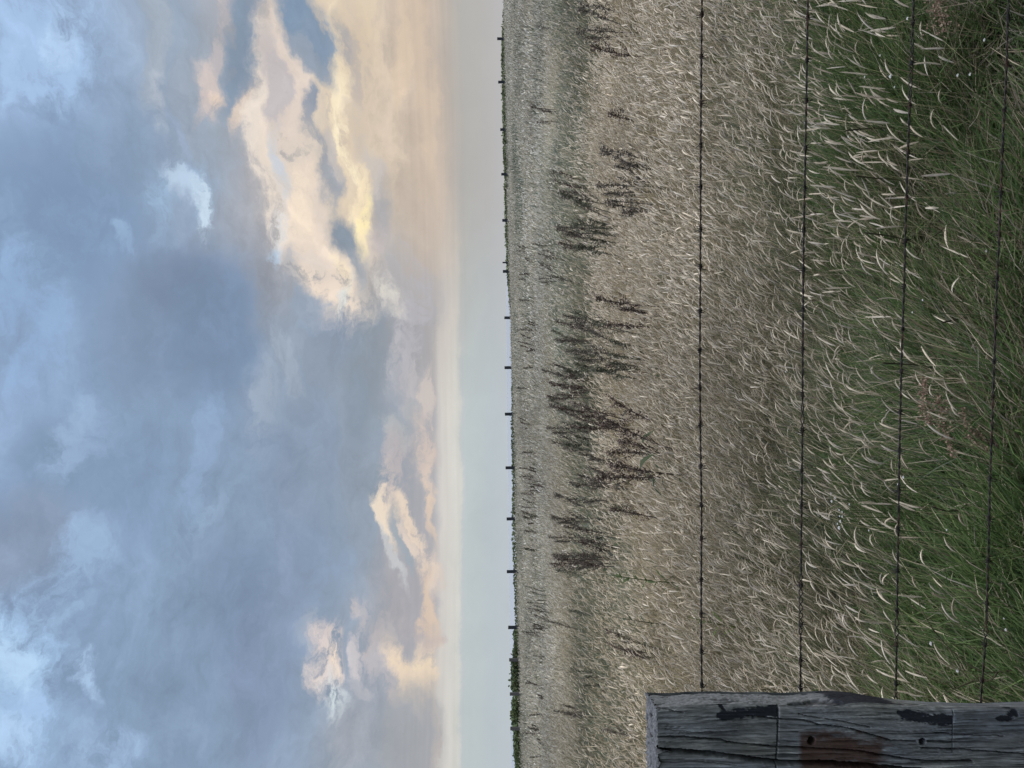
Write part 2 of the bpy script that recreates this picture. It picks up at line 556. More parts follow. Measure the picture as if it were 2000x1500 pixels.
def sweep(path, radii, sides=5, cap=True):
    """tube along one path; returns verts, quads, tris"""
    path = np.asarray(path, dtype=np.float64)
    n = len(path)
    radii = np.broadcast_to(np.asarray(radii, dtype=np.float64), (n,))
    tan = np.gradient(path, axis=0)
    tan /= np.linalg.norm(tan, axis=1, keepdims=True) + 1e-12
    ref = np.array([0.0, 0.0, 1.0]) if abs(tan[0, 2]) < 0.8 else np.array([1.0, 0.0, 0.0])
    a = np.cross(tan, ref)
    a /= np.linalg.norm(a, axis=1, keepdims=True) + 1e-12
    b = np.cross(tan, a)
    th = np.arange(sides) * 2 * math.pi / sides
    ring = a[:, None, :] * np.cos(th)[None, :, None] + b[:, None, :] * np.sin(th)[None, :, None]
    v = (path[:, None, :] + ring * radii[:, None, None]).reshape(-1, 3)
    i = np.arange(n - 1)[:, None] * sides
    j = np.arange(sides)[None, :]
    j2 = (j + 1) % sides
    q = np.stack([i + j, i + j2, i + sides + j2, i + sides + j], axis=-1).reshape(-1, 4)
    t = []
    if cap:
        for k in range(1, sides - 1):
            t.append((0, k + 1, k))
            o = (n - 1) * sides
            t.append((o, o + k, o + k + 1))
    return v, q, np.array(t).reshape(-1, 3)


def smooth_path(pts, n=40):
    """Catmull-Rom through the points"""
    p = np.asarray([tuple(q) for q in pts], dtype=np.float64)
    p = np.vstack([2 * p[0] - p[1], p, 2 * p[-1] - p[-2]])
    m_ = len(p) - 3
    out = []
    for u in np.linspace(0, m_ - 1e-6, n):
        k = int(u)
        t = u - k
        p0, p1, p2, p3 = p[k:k + 4]
        out.append(0.5 * ((2 * p1) + (-p0 + p2) * t + (2 * p0 - 5 * p1 + 4 * p2 - p3) * t * t + (-p0 + 3 * p1 - 3 * p2 + p3) * t ** 3))
    return np.array(out)


# ------------------------------------------------------------------ materials
def tint_material(name, translucent=0.0, rough=0.85, spec=0.15, grain=0.0, grain_scale=60.0):
    mt = bpy.data.materials.new(name)
    mt.use_nodes = True
    T = NT(mt.node_tree)
    at = T.n('ShaderNodeAttribute', attribute_name='tint')
    c = at.outputs['Color']
    if grain > 0:
        tcn = T.n('ShaderNodeTexCoord')
        f, _ = T.noise(tcn.outputs['Object'], grain_scale, 3.0, 0.6)
        c = T.vmath('SCALE', c, scale=T.math('MULTIPLY_ADD', T.math('SUBTRACT', f, 0.5), grain * 2, 1.0))
    bs = T.n('ShaderNodeBsdfPrincipled')
    T.put(bs.inputs['Base Color'], c)
    bs.inputs['Roughness'].default_value = rough
    bs.inputs['Specular IOR Level'].default_value = spec
    sh = bs.outputs[0]
    if translucent > 0:
        tr = T.n('ShaderNodeBsdfTranslucent')
        T.put(tr.inputs[0], c)
        mx = T.n('ShaderNodeMixShader')
        mx.inputs[0].default_value = translucent
        T.t.links.new(sh, mx.inputs[1])
        T.t.links.new(tr.outputs[0], mx.inputs[2])
        sh = mx.outputs[0]
    o = T.n('ShaderNodeOutputMaterial')
    T.t.links.new(sh, o.inputs[0])
    return mt


M_GRASS = tint_material('grass_leaf', 0.28, 0.7, 0.2)
M_HEAD = tint_material('dry_seed_head', 0.2, 0.95, 0.05, 0.25, 220.0)
M_DOCK = tint_material('dock_stalk', 0.05, 0.95, 0.05, 0.35, 90.0)
M_LEAF = tint_material('hedge_leaf', 0.15, 0.8, 0.2)

# ------------------------------------------------------------------ the lie of the land
_fx = np.array([-60, -40.0, -27.8, -21.6, -7.8, 11.6, 39.0, 75.0])
_fy = np.array([44.0, 55.0, 62.0, 68.0, 72.0, 80.0, 87.5, 96.0])          # line of the far fence
_fz = np.array([0.24, 0.27, 0.31, 0.34, 0.45, 0.70, 0.97, 1.2])


def fence_y(x):
    return np.interp(x, _fx, _fy)


def ground_z(x, y):
    x, y = np.asarray(x, dtype=np.float64), np.asarray(y, dtype=np.float64)
    fy = fence_y(x)
    t = np.clip((y - 2.0) / (fy - 2.0), 0, None)
    top = np.interp(x, _fx, _fz)
    z = top * np.minimum(t, 1.0)
    z = z + (fbm(x * 0.35, y * 0.35, 3, 3) - 0.5) * 0.10 * sstep(y, 2.5, 5.0)
    over = np.clip(y - fy - 1.5, 0, None)
    z = z - 0.035 * over - 0.012 * over ** 2
    return np.maximum(z, -34.0)


def grid_object(name, xs, ys, zf, mat):
    X, Y = np.meshgrid(xs, ys, indexing='xy')
    Z = zf(X, Y)
    v = np.stack([X, Y, Z], -1).reshape(-1, 3)
    nx, ny = len(xs), len(ys)
    i = np.arange(ny - 1)[:, None] * nx + np.arange(nx - 1)[None, :]
    q = np.stack([i, i + 1, i + nx + 1, i + nx], -1).reshape(-1, 4)
    return new_mesh(name, v, [q], mat)


def ground_material():
    mt = bpy.data.materials.new('turf')
    mt.use_nodes = True
    T = NT(mt.node_tree)
    tcn = T.n('ShaderNodeTexCoord')
    p = tcn.outputs['Object']
    x, y, z = T.sep(p)
    f1, _ = T.noise(p, 0.35, 6.0, 0.65)
    f2, _ = T.noise(p, 9.0, 5.0, 0.7)
    near = T.smooth(T.math('ADD', y, T.math('MULTIPLY', T.math('SUBTRACT', f1, 0.5), 2.0)), 2.6, 5.0)
    green = T.ramp(f2, [(0.3, (0.012, 0.020, 0.006)), (0.7, (0.035, 0.055, 0.014))])
    dry = T.ramp(f2, [(0.25, (0.10, 0.085, 0.05)), (0.5, (0.22, 0.20, 0.155)), (0.75, (0.31, 0.285, 0.225))])
    c = T.mix(near, green, dry)
    c = T.vmath('SCALE', c, scale=T.math('MULTIPLY_ADD', f1, 0.6, 0.7))
    bs = T.n('ShaderNodeBsdfPrincipled')
    T.put(bs.inputs['Base Color'], c)
    bs.inputs['Roughness'].default_value = 1.0
    bs.inputs['Specular IOR Level'].default_value = 0.05
    o = T.n('ShaderNodeOutputMaterial')
    T.t.links.new(bs.outputs[0], o.inputs[0])
    return mt


gx = np.concatenate([np.linspace(-420, -70, 22), np.linspace(-66, 78, 145), np.linspace(82, 420, 22)])
gy = np.concatenate([np.linspace(-300, -8, 20), np.linspace(-6, 20, 80), np.linspace(20.5, 112, 120), np.linspace(113, 200, 20)])
ground = grid_object('ground', gx, gy, ground_z, ground_material())
tag(ground, 'rough grassy field floor rising gently to the far fence', 'field', kind='structure')

# the sea below the cliff, seen as a pale blue line under the sky
ms = bpy.data.materials.new('sea_water')
ms.use_nodes = True
T = NT(ms.node_tree)
bs = T.n('ShaderNodeBsdfPrincipled')
bs.inputs['Base Color'].default_value = (0.22, 0.26, 0.31, 1)
bs.inputs['Roughness'].default_value = 0.2
tcn = T.n('ShaderNodeTexCoord')
f, _ = T.noise(tcn.outputs['Object'], 0.05, 5.0, 0.6)
bp = T.n('ShaderNodeBump')
bp.inputs['Strength'].default_value = 0.12
T.put(bp.inputs['Height'], f)
T.t.links.new(bp.outputs[0], bs.inputs['Normal'])
o = T.n('ShaderNodeOutputMaterial')
T.t.links.new(bs.outputs[0], o.inputs[0])
th = np.linspace(0, 2 * math.pi, 97)[:-1]
rr = np.array([60.0, 400, 2000, 8000, 26000])
sv = np.concatenate([np.stack([r * np.cos(th), r * np.sin(th), np.zeros_like(th)], -1) for r in rr])
i = np.arange(len(rr) - 1)[:, None] * 96
j = np.arange(96)[None, :]
sq = np.stack([i + j, i + 96 + j, i + 96 + (j + 1) % 96, i + (j + 1) % 96], -1).reshape(-1, 4)
sea = new_mesh('sea', sv, [sq], ms, loc=(0, 60, -30.0))
tag(sea, 'pale blue sea along the horizon beyond the fence', 'sea', kind='structure')

# ------------------------------------------------------------------ grass
HALF = math.tan(math.radians(31.0))


def scatter(n, y0, y1, power=1.0):
    """points in the wedge ahead of the fence between two distances"""
    u = rng.random(n)
    y = (y0 ** (power + 1) + u * (y1 ** (power + 1) - y0 ** (power + 1))) ** (1 / (power + 1))
    x = (rng.random(n) * 2 - 1) * (y * HALF + 0.8)
    return x, y


def center_lines(x, y, z, L, az, lean, curve, nseg):
    n = len(x)
    pts = np.empty((n, nseg + 1, 3))
    pts[:, 0] = np.stack([x, y, z], -1)
    d = np.stack([np.cos(az), np.sin(az)], -1)
    tang = []
    for k in range(nseg):
        th_ = lean + curve * (k + 0.5) / nseg
        st = (L / nseg)[:, None]
        step = np.concatenate([d * np.sin(th_)[:, None], np.cos(th_)[:, None]], -1)
        pts[:, k + 1] = pts[:, k] + step * st
        tang.append(step)
    tang.append(tang[-1])
    return pts, np.stack(tang, 1), d


def ribbons(pts, tang, d, width, twist, c0, c1, profile):
    n, m_, _ = pts.shape
    perp = np.stack([-d[:, 1], d[:, 0], np.zeros(n)], -1)[:, None, :]
    nor = np.cross(tang, np.broadcast_to(perp, tang.shape))
    w = perp * np.cos(twist)[:, None, None] + nor * np.sin(twist)[:, None, None]
    hw = 0.5 * width[:, None] * np.asarray(profile)[None, :m_]
    L_ = pts - w * hw[..., None]
    R_ = pts + w * hw[..., None]
    v = np.stack([L_, R_], 2).reshape(n, m_ * 2, 3)
    base = (np.arange(n) * m_ * 2)[:, None]
    q = []
    for k in range(m_ - 1):
        q.append(base + np.array([2 * k, 2 * k + 1, 2 * k + 3, 2 * k + 2])[None, :])
    q = np.stack(q, 1).reshape(-1, 4)
    s = np.linspace(0, 1, m_)[None, :, None]
    c = c0[:, None, :] * (1 - s) + c1[:, None, :] * s
    c = np.repeat(c, 2, axis=1).reshape(-1, 3)
    return v.reshape(-1, 3), q, c


def head_tubes(pts, tang, d, radius, c, prof, sides=4, squash=0.75):
    n, m_, _ = pts.shape
    perp = np.stack([-d[:, 1], d[:, 0], np.zeros(n)], -1)[:, None, :]
    perp = np.broadcast_to(perp, tang.shape)
    nor = np.cross(tang, perp)
    th_ = np.arange(sides) * 2 * math.pi / sides + 0.4
    r = radius[:, None] * np.asarray(prof)[None, :]
    r = r * (1 + (rng.random(r.shape) - 0.5) * 0.5)
    ring = perp[:, :, None, :] * np.cos(th_)[None, None, :, None] + nor[:, :, None, :] * np.sin(th_)[None, None, :, None] * squash
    v = pts[:, :, None, :] + ring * r[:, :, None, None]
    base = (np.arange(n) * m_ * sides)[:, None, None, None]
    k = np.arange(m_ - 1)[None, :, None, None] * sides
    j = np.arange(sides)[None, None, :]
    j2 = (j + 1) % sides
    one = np.stack([j + 0 * j, j2, j2 + sides, j + sides], -1)
    q = (base + k + one).reshape(-1, 4)
    cc = np.repeat(c, m_ * sides, axis=0) * (1 + (rng.random((n * m_ * sides, 1)) - 0.5) * 0.24)
    return v.reshape(-1, 3), q, cc


def pick(n, palette, weights):
    idx = rng.choice(len(palette), n, p=np.asarray(weights) / np.sum(weights))
    c = np.array(palette)[idx]
    return c * (0.72 + 0.56 * rng.random((n, 1)))


GREEN = [(0.050, 0.088, 0.027), (0.070, 0.109, 0.036), (0.037, 0.067, 0.023), (0.092, 0.119, 0.052), (0.098, 0.134, 0.047)]
OLIVE = [(0.17, 0.165, 0.105), (0.22, 0.205, 0.145), (0.135, 0.145, 0.085), (0.27, 0.245, 0.185)]
DEAD = [(0.17, 0.140, 0.098), (0.12, 0.095, 0.066), (0.24, 0.205, 0.155), (0.20, 0.185, 0.155)]
GREYGREEN = [(0.115, 0.135, 0.100), (0.085, 0.105, 0.075), (0.16, 0.175, 0.135)]
STRAW = [(0.48, 0.415, 0.310), (0.41, 0.35, 0.26), (0.55, 0.475, 0.360), (0.35, 0.305, 0.235), (0.43, 0.385, 0.30)]
HEADS = [(0.56, 0.490, 0.370), (0.50, 0.430, 0.315), (0.61, 0.540, 0.420), (0.46, 0.385, 0.28), (0.52, 0.465, 0.375)]
WIND = 0.12        # the wind blows from left to right across the view


def dryness(x, y):
    """0 = lush green, 1 = bleached; by distance and patch"""
    r = y + (fbm(x * 0.9, y * 0.9, 21, 3) - 0.5) * 2.4
    return sstep(r, 2.7, 5.2)


def swale(x, y):
    """grey-green growth in drifts across the middle of the field"""
    n = fbm(x * 0.28 + 3, y * 0.17, 5, 4, 0.55)
    lo = 0.50 - 0.20 * np.exp(-((y - 13.0) / 4.5) ** 2) + 0.10 * np.exp(-((y - 7.0) / 2.0) ** 2)
    return sstep(n, lo, lo + 0.10) * sstep(y, 5.5, 9.0)


def leaf_layer(G, n, y0, y1, len_rng, w_rng, power, nseg, lean=(0.1, 0.75), curve=(0.2, 1.3)):
    x, y = scatter(n, y0, y1, power)
    clump = fbm(x * 2.2, y * 2.2, 31, 3)
    keep = rng.random(n) < 0.45 + 0.9 * sstep(clump, 0.3, 0.6)
    x, y, clump = x[keep], y[keep], clump[keep]
    k = len(x)
    z = ground_z(x, y) - 0.01
    L = (len_rng[0] + (len_rng[1] - len_rng[0]) * rng.random(k)) * (0.45 + 1.1 * clump)
    az = WIND + rng.normal(0, 0.8, k) + (fbm(x * 1.9, y * 1.9, 41, 3) - 0.5) * 4.5
    le = lean[0] + (lean[1] - lean[0]) * rng.random(k)
    cu = curve[0] + (curve[1] - curve[0]) * rng.random(k)
    dr = dryness(x, y)
    g = pick(k, GREEN, [3, 3, 3, 1.2, 1.0])
    patch = fbm(x * 1.1, y * 1.1, 51, 3)[:, None]
    g = g * (0.7 + 0.75 * patch)
    ol = pick(k, OLIVE, [2, 2, 1.5, 1.2])
    st = pick(k, STRAW, [2, 2, 1, 2, 1])
    u = rng.random(k)
    sw = swale(x, y)
    dead = sstep(fbm(x * 1.7 + 9, y * 1.7, 57, 3), 0.52, 0.66)
    p_straw = (0.02 + 0.36 * dr + 0.34 * sstep(y, 4.2, 7.5)) * (1 - 0.75 * sw)
    p_ol = 0.03 + 0.50 * dr * (1 - dr) + 0.26 * dr
    p_dead = (0.04 + 0.24 * dead) * (1 - 0.7 * dr)
    dd = pick(k, DEAD, [2, 1.5, 2, 1.5])
    gg = pick(k, GREYGREEN, [2, 2, 1])
    g = np.where((rng.random(k) < dr)[:, None], gg, g)
    c = np.where((u < p_straw)[:, None], st, np.where((u < p_straw + p_ol)[:, None], ol, np.where((u < p_straw + p_ol + p_dead)[:, None], dd, g)))
    # broad drifts of lighter and darker growth
    c = c * (0.50 + 1.0 * fbm(x * 0.33, y * 0.22, 59, 4, 0.6))[:, None]
    # distance haze is put into the leaf colour: greyer and bluer farther off
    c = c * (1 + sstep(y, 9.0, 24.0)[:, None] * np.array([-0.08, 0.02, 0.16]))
    tip = c * np.array([1.15, 1.1, 1.0])
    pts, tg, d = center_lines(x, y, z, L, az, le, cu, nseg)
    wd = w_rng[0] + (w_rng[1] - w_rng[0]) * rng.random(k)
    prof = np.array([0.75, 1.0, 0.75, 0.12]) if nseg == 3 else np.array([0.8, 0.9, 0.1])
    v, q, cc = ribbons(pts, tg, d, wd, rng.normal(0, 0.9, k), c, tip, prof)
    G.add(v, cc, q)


Gn = Geo()
leaf_layer(Gn, 15000, 1.2, 2.12, (0.06, 0.14), (0.002, 0.004), 1.0, 3)
leaf_layer(Gn, 200000, 2.14, 4.4, (0.14, 0.34), (0.0024, 0.0054), 0.8, 3, (0.1, 0.7), (0.3, 1.7))
leaf_layer(Gn, 9000, 2.16, 4.4, (0.10, 0.26), (0.004, 0.007), 0.8, 3, (0.2, 0.8), (0.4, 1.6))
leaf_layer(Gn, 2200, 2.2, 4.6, (0.25, 0.48), (0.0026, 0.0052), 1.0, 3, (0.15, 0.6), (0.5, 1.8))
leaf_layer(Gn, 150000, 4.0, 9.5, (0.20, 0.44), (0.003, 0.007), 0.9, 3)
leaf_layer(Gn, 120000, 9.0, 24.0, (0.25, 0.50), (0.010, 0.020), 0.8, 2)
leaf_layer(Gn, 150000, 23.0, 86.0, (0.28, 0.55), (0.03, 0.07), 0.7, 2, (0.0, 0.5), (0.0, 0.7))
grass = Gn.build('grass', M_GRASS)
tag(grass, 'rough field grass, dark green by the fence, bleached farther off', 'grass', kind='stuff')


def seed_heads(n, y0, y1, power, height, head_len, radius, dens, sides, nst, nhd, stems=True, fuzz=0, tone=1.0):
    """flowering stalks: a thin stem and a soft curved head at its end, blown over by the wind"""
    x, y = scatter(n, y0, y1, power)
    keep = rng.random(n) < dens(x, y)
    x, y = x[keep], y[keep]
    k = len(x)
    z = ground_z(x, y)
    loc = fbm(x * 1.6, y * 1.6, 61, 2)
    L = height[0] + (height[1] - height[0]) * rng.random(k)
    az = WIND + rng.normal(0, 0.55, k) + (fbm(x * 0.8, y * 0.8, 71, 2) - 0.5) * 1.4
    lean = np.clip(rng.normal(0.22, 0.16, k), -0.15, 0.8)
    cu = np.clip(rng.normal(0.36, 0.22, k), -0.1, 1.0)
    pts, tg, d = center_lines(x, y, z, L, az, lean, cu, nst)
    hc = pick(k, HEADS, [3, 3, 2, 1.5, 2]) * tone * (0.58 + 0.76 * fbm(x * 0.33, y * 0.22, 59, 4, 0.6))[:, None] * (0.85 + 0.3 * loc)[:, None]
    sc = pick(k, STRAW, [2, 2, 1, 2, 1]) * np.array([0.58, 0.60, 0.46])
    hc = hc * (1 + sstep(y, 9.0, 24.0)[:, None] * np.array([-0.07, 0.02, 0.14]))  # cool haze of distance worked into the colour of the far heads
    if stems:
        v, q, c = ribbons(pts, tg, d, np.full(k, radius[0] * 0.42), rng.normal(0, 0.9, k), sc, sc, np.ones(nst + 1))
        Gh.add(v, c, q)
    end = pts[:, -1]
    L2 = head_len[0] + (head_len[1] - head_len[0]) * rng.random(k)
    le2 = lean + cu
    cu2 = rng.normal(0.55, 0.55, k)
    az2 = az + rng.normal(0, 0.25, k)
    p2, t2, d2 = center_lines(end[:, 0], end[:, 1], end[:, 2], L2, az2, le2, cu2, nhd)
    prof = {5: [0.35, 0.85, 1.0, 0.95, 0.7, 0.16], 4: [0.4, 0.95, 1.0, 0.75, 0.15], 3: [0.5, 1.0, 0.9, 0.2]}[nhd]
    rad = radius[0] + (radius[1] - radius[0]) * rng.random(k)
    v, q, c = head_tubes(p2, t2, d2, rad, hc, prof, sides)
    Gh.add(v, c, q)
    if fuzz:
        # soft bristles that break the outline of the head
        m_ = p2.shape[1]
        u = rng.random((k, fuzz)) * (m_ - 1.001)
        i0 = u.astype(int)
        f_ = (u - i0)[..., None]
        ar = np.arange(k)[:, None]
        c0 = p2[ar, i0] * (1 - f_) + p2[ar, i0 + 1] * f_
        tg_ = t2[ar, i0]
        rd = rng.normal(size=(k, fuzz, 3))
        rd -= tg_ * np.sum(rd * tg_, -1, keepdims=True)
        rd /= np.linalg.norm(rd, axis=-1, keepdims=True) + 1e-9
        rr_ = rad[:, None, None] * np.array(prof)[i0][..., None]
        b0 = c0 + rd * rr_ * 0.5
        tip = c0 + rd * rr_ * (1.5 + 0.9 * rng.random((k, fuzz, 1))) + tg_ * rr_ * (0.8 + rng.random((k, fuzz, 1)))
        sd_ = np.cross(tg_, rd) * rr_ * 0.22
        v = np.stack([b0 - sd_, b0 + sd_, tip], 2).reshape(-1, 3)
        cc = np.repeat(hc * 1.05, fuzz * 3, axis=0)
        Gh.add(v, cc, None, np.arange(len(v)).reshape(-1, 3))


Gh = Geo()


def dens_near(x, y):
    cl = fbm(x * 1.5, y * 1.5, 81, 3)
    base = sstep(y + (cl - 0.5) * 1.5, 2.5, 3.9)
    tuft = sstep(cl, 0.56, 0.70) * 0.30
    return np.clip(0.19 + tuft * 0.55 * (1 - base) + base * (0.40 + 0.60 * sstep(cl, 0.34, 0.56)), 0, 1)


def dens_mid(x, y):
    cl = fbm(x * 0.5, y * 0.5, 91, 3)
    return (0.40 + 0.60 * sstep(cl, 0.35, 0.55)) * (1 - 0.72 * swale(x, y))


seed_heads(18500, 2.25, 5.2, 0.8, (0.22, 0.47), (0.042, 0.095), (0.0023, 0.0042), dens_near, 5, 3, 5, fuzz=34, tone=0.88)
seed_heads(34000, 4.6, 10.0, 0.9, (0.28, 0.50), (0.05, 0.11), (0.0040, 0.0068), dens_mid, 4, 3, 4, fuzz=10, tone=1.1)
seed_heads(36000, 9.5, 24.0, 0.7, (0.32, 0.55), (0.06, 0.13), (0.006, 0.010), dens_mid, 4, 2, 3)
seed_heads(60000, 23.0, 86.0, 0.6, (0.34, 0.56), (0.08, 0.20), (0.014, 0.028), dens_mid, 3, 2, 3, stems=False)
heads = Gh.build('grass_seed_heads', M_HEAD)
tag(heads, 'pale dry seed heads of the field grass bent over by wind', 'grass', kind='stuff')
# ------------------------------------------------------------------ near fence: weathered post
EYEV = np.array([0, 0, EYE])


def post_uv(px, py, d=1.95):
    p = at_depth(px, py, d)
    return p.x, p.z


POST_TOP = post_uv(1285, 1440)[1]
YF, YB = 1.95, 2.105
# silhouette of the right side: (height, offset to the right)
sil_px = [(1263, 1352), (1300, 1354), (1340, 1351), (1400, 1350), (1440, 1352), (1480, 1351), (1520, 1353), (1560, 1352), (1600, 1349),
          (1640, 1350), (1665, 1353), (1690, 1358), (1720, 1363), (1760, 1367), (1800, 1370), (1850, 1373), (1900, 1374), (1960, 1371), (2000, 1370), (2060, 1371)]
sil = [post_uv(a, b, YB) for a, b in sil_px]
edge_px = [(1285, 1384), (1340, 1378), (1400, 1376), (1480, 1376), (1540, 1379), (1600, 1381), (1640, 1377), (1680, 1372), (1720, 1374), (1760, 1378),
           (1850, 1384), (1960, 1383), (2060, 1383)]
edg = [post_uv(a, b, YF + 0.005) for a, b in edge_px]


def side_x(z, back):
    s = sil if back else edg
    zz = np.array([p[1] for p in s])[::-1]
    xx = np.array([p[0] for p in s])[::-1]
    return np.interp(z, zz, xx)


XL = float(side_x(1.2, False)) - 0.262          # left side, beyond the picture's edge
ZB = -0.05


def seg_dist(u, z, pts):
    """distance and arc position from a polyline in (x, z)"""
    best = np.full(u.shape, 9.0)
    for (ax, az_), (bx, bz) in zip(pts[:-1], pts[1:]):
        dx_, dz_ = bx - ax, bz - az_
        t = np.clip(((u - ax) * dx_ + (z - az_) * dz_) / (dx_ * dx_ + dz_ * dz_), 0, 1)
        best = np.minimum(best, np.hypot(u - ax - t * dx_, z - az_ - t * dz_))
    return best


def P(*pts):
    return [post_uv(a, b) for a, b in pts]


CRACKS = [  # polyline, half width, depth
    (P((1278, 1466), (1340, 1468), (1390, 1473), (1440, 1480), (1520, 1489), (1620, 1490), (1720, 1499), (1840, 1508), (1990, 1516)), 0.0055, 0.034),
    (P((1283, 1386), (1310, 1388), (1335, 1392)), 0.0012, 0.006),
    (P((1283, 1376), (1330, 1376)), 0.0011, 0.006),
    (P((1284, 1440), (1340, 1440), (1400, 1445), (1440, 1452), (1480, 1455), (1520, 1459), (1600, 1463), (1680, 1467), (1720, 1475), (1800, 1486), (1900, 1487)), 0.0022, 0.016),
    (P((1460, 1399), (1520, 1404), (1570, 1407), (1605, 1416), (1660, 1423), (1740, 1446), (1790, 1448)), 0.0018, 0.011),
    (P((1560, 1395), (1600, 1402), (1640, 1408), (1700, 1420)), 0.0012, 0.007),
    (P((1812, 1448), (1870, 1450)), 0.0012, 0.007),
    (P((1825, 1431), (1880, 1436), (1960, 1438)), 0.0015, 0.009),
    (P((1800, 1461), (1870, 1464), (1940, 1468), (2010, 1474)), 0.0020, 0.012),
    (P((1520, 1447), (1565, 1448)), 0.0010, 0.005),
    (P((1520, 1428), (1560, 1430)), 0.0009, 0.004),
    (P((1300, 1425), (1360, 1430), (1440, 1428)), 0.0009, 0.004),
    (P((1290, 1492), (1360, 1490), (1440, 1496)), 0.0010, 0.005),
    (P((1400, 1470), (1470, 1476), (1560, 1478)), 0.0009, 0.004),
    (P((1870, 1404), (1910, 1406)), 0.0009, 0.004),
    (P((1440, 1374), (1480, 1370), (1560, 1372), (1600, 1366), (1640, 1368)), 0.0012, 0.006),
]
KERFS = [(P((1521, 1378), (1519, 1440), (1516, 1500)), 0.0016, 0.007), (P((1862, 1388), (1861, 1430), (1860, 1470)), 0.0007, 0.003)]
HOLES = [(P((1585, 1447))[0], 0.0095), (P((1802, 1448))[0], 0.0082)]


def blob(x, z, pts, r, seed, amp=0.5, sc=120.0, soft=0.16):
    d = seg_dist(x, z, pts) / r
    n = (fbm(x * sc * 1.6, z * sc * 0.55, seed, 4, 0.6) - 0.5) * 2 * amp
    return sstep(1.0 - d + n, -soft, soft)


def post_grain(x, z, seed):
    """long weathered fibres along the height"""
    w = (fbm(x * 14, z * 5, seed + 3, 3) - 0.5) * 0.030
    a = fbm((x + w) * 210, z * 9, seed, 4, 0.6)
    b = fbm((x + w) * 520, z * 26, seed + 1, 3, 0.6)
    return a, b


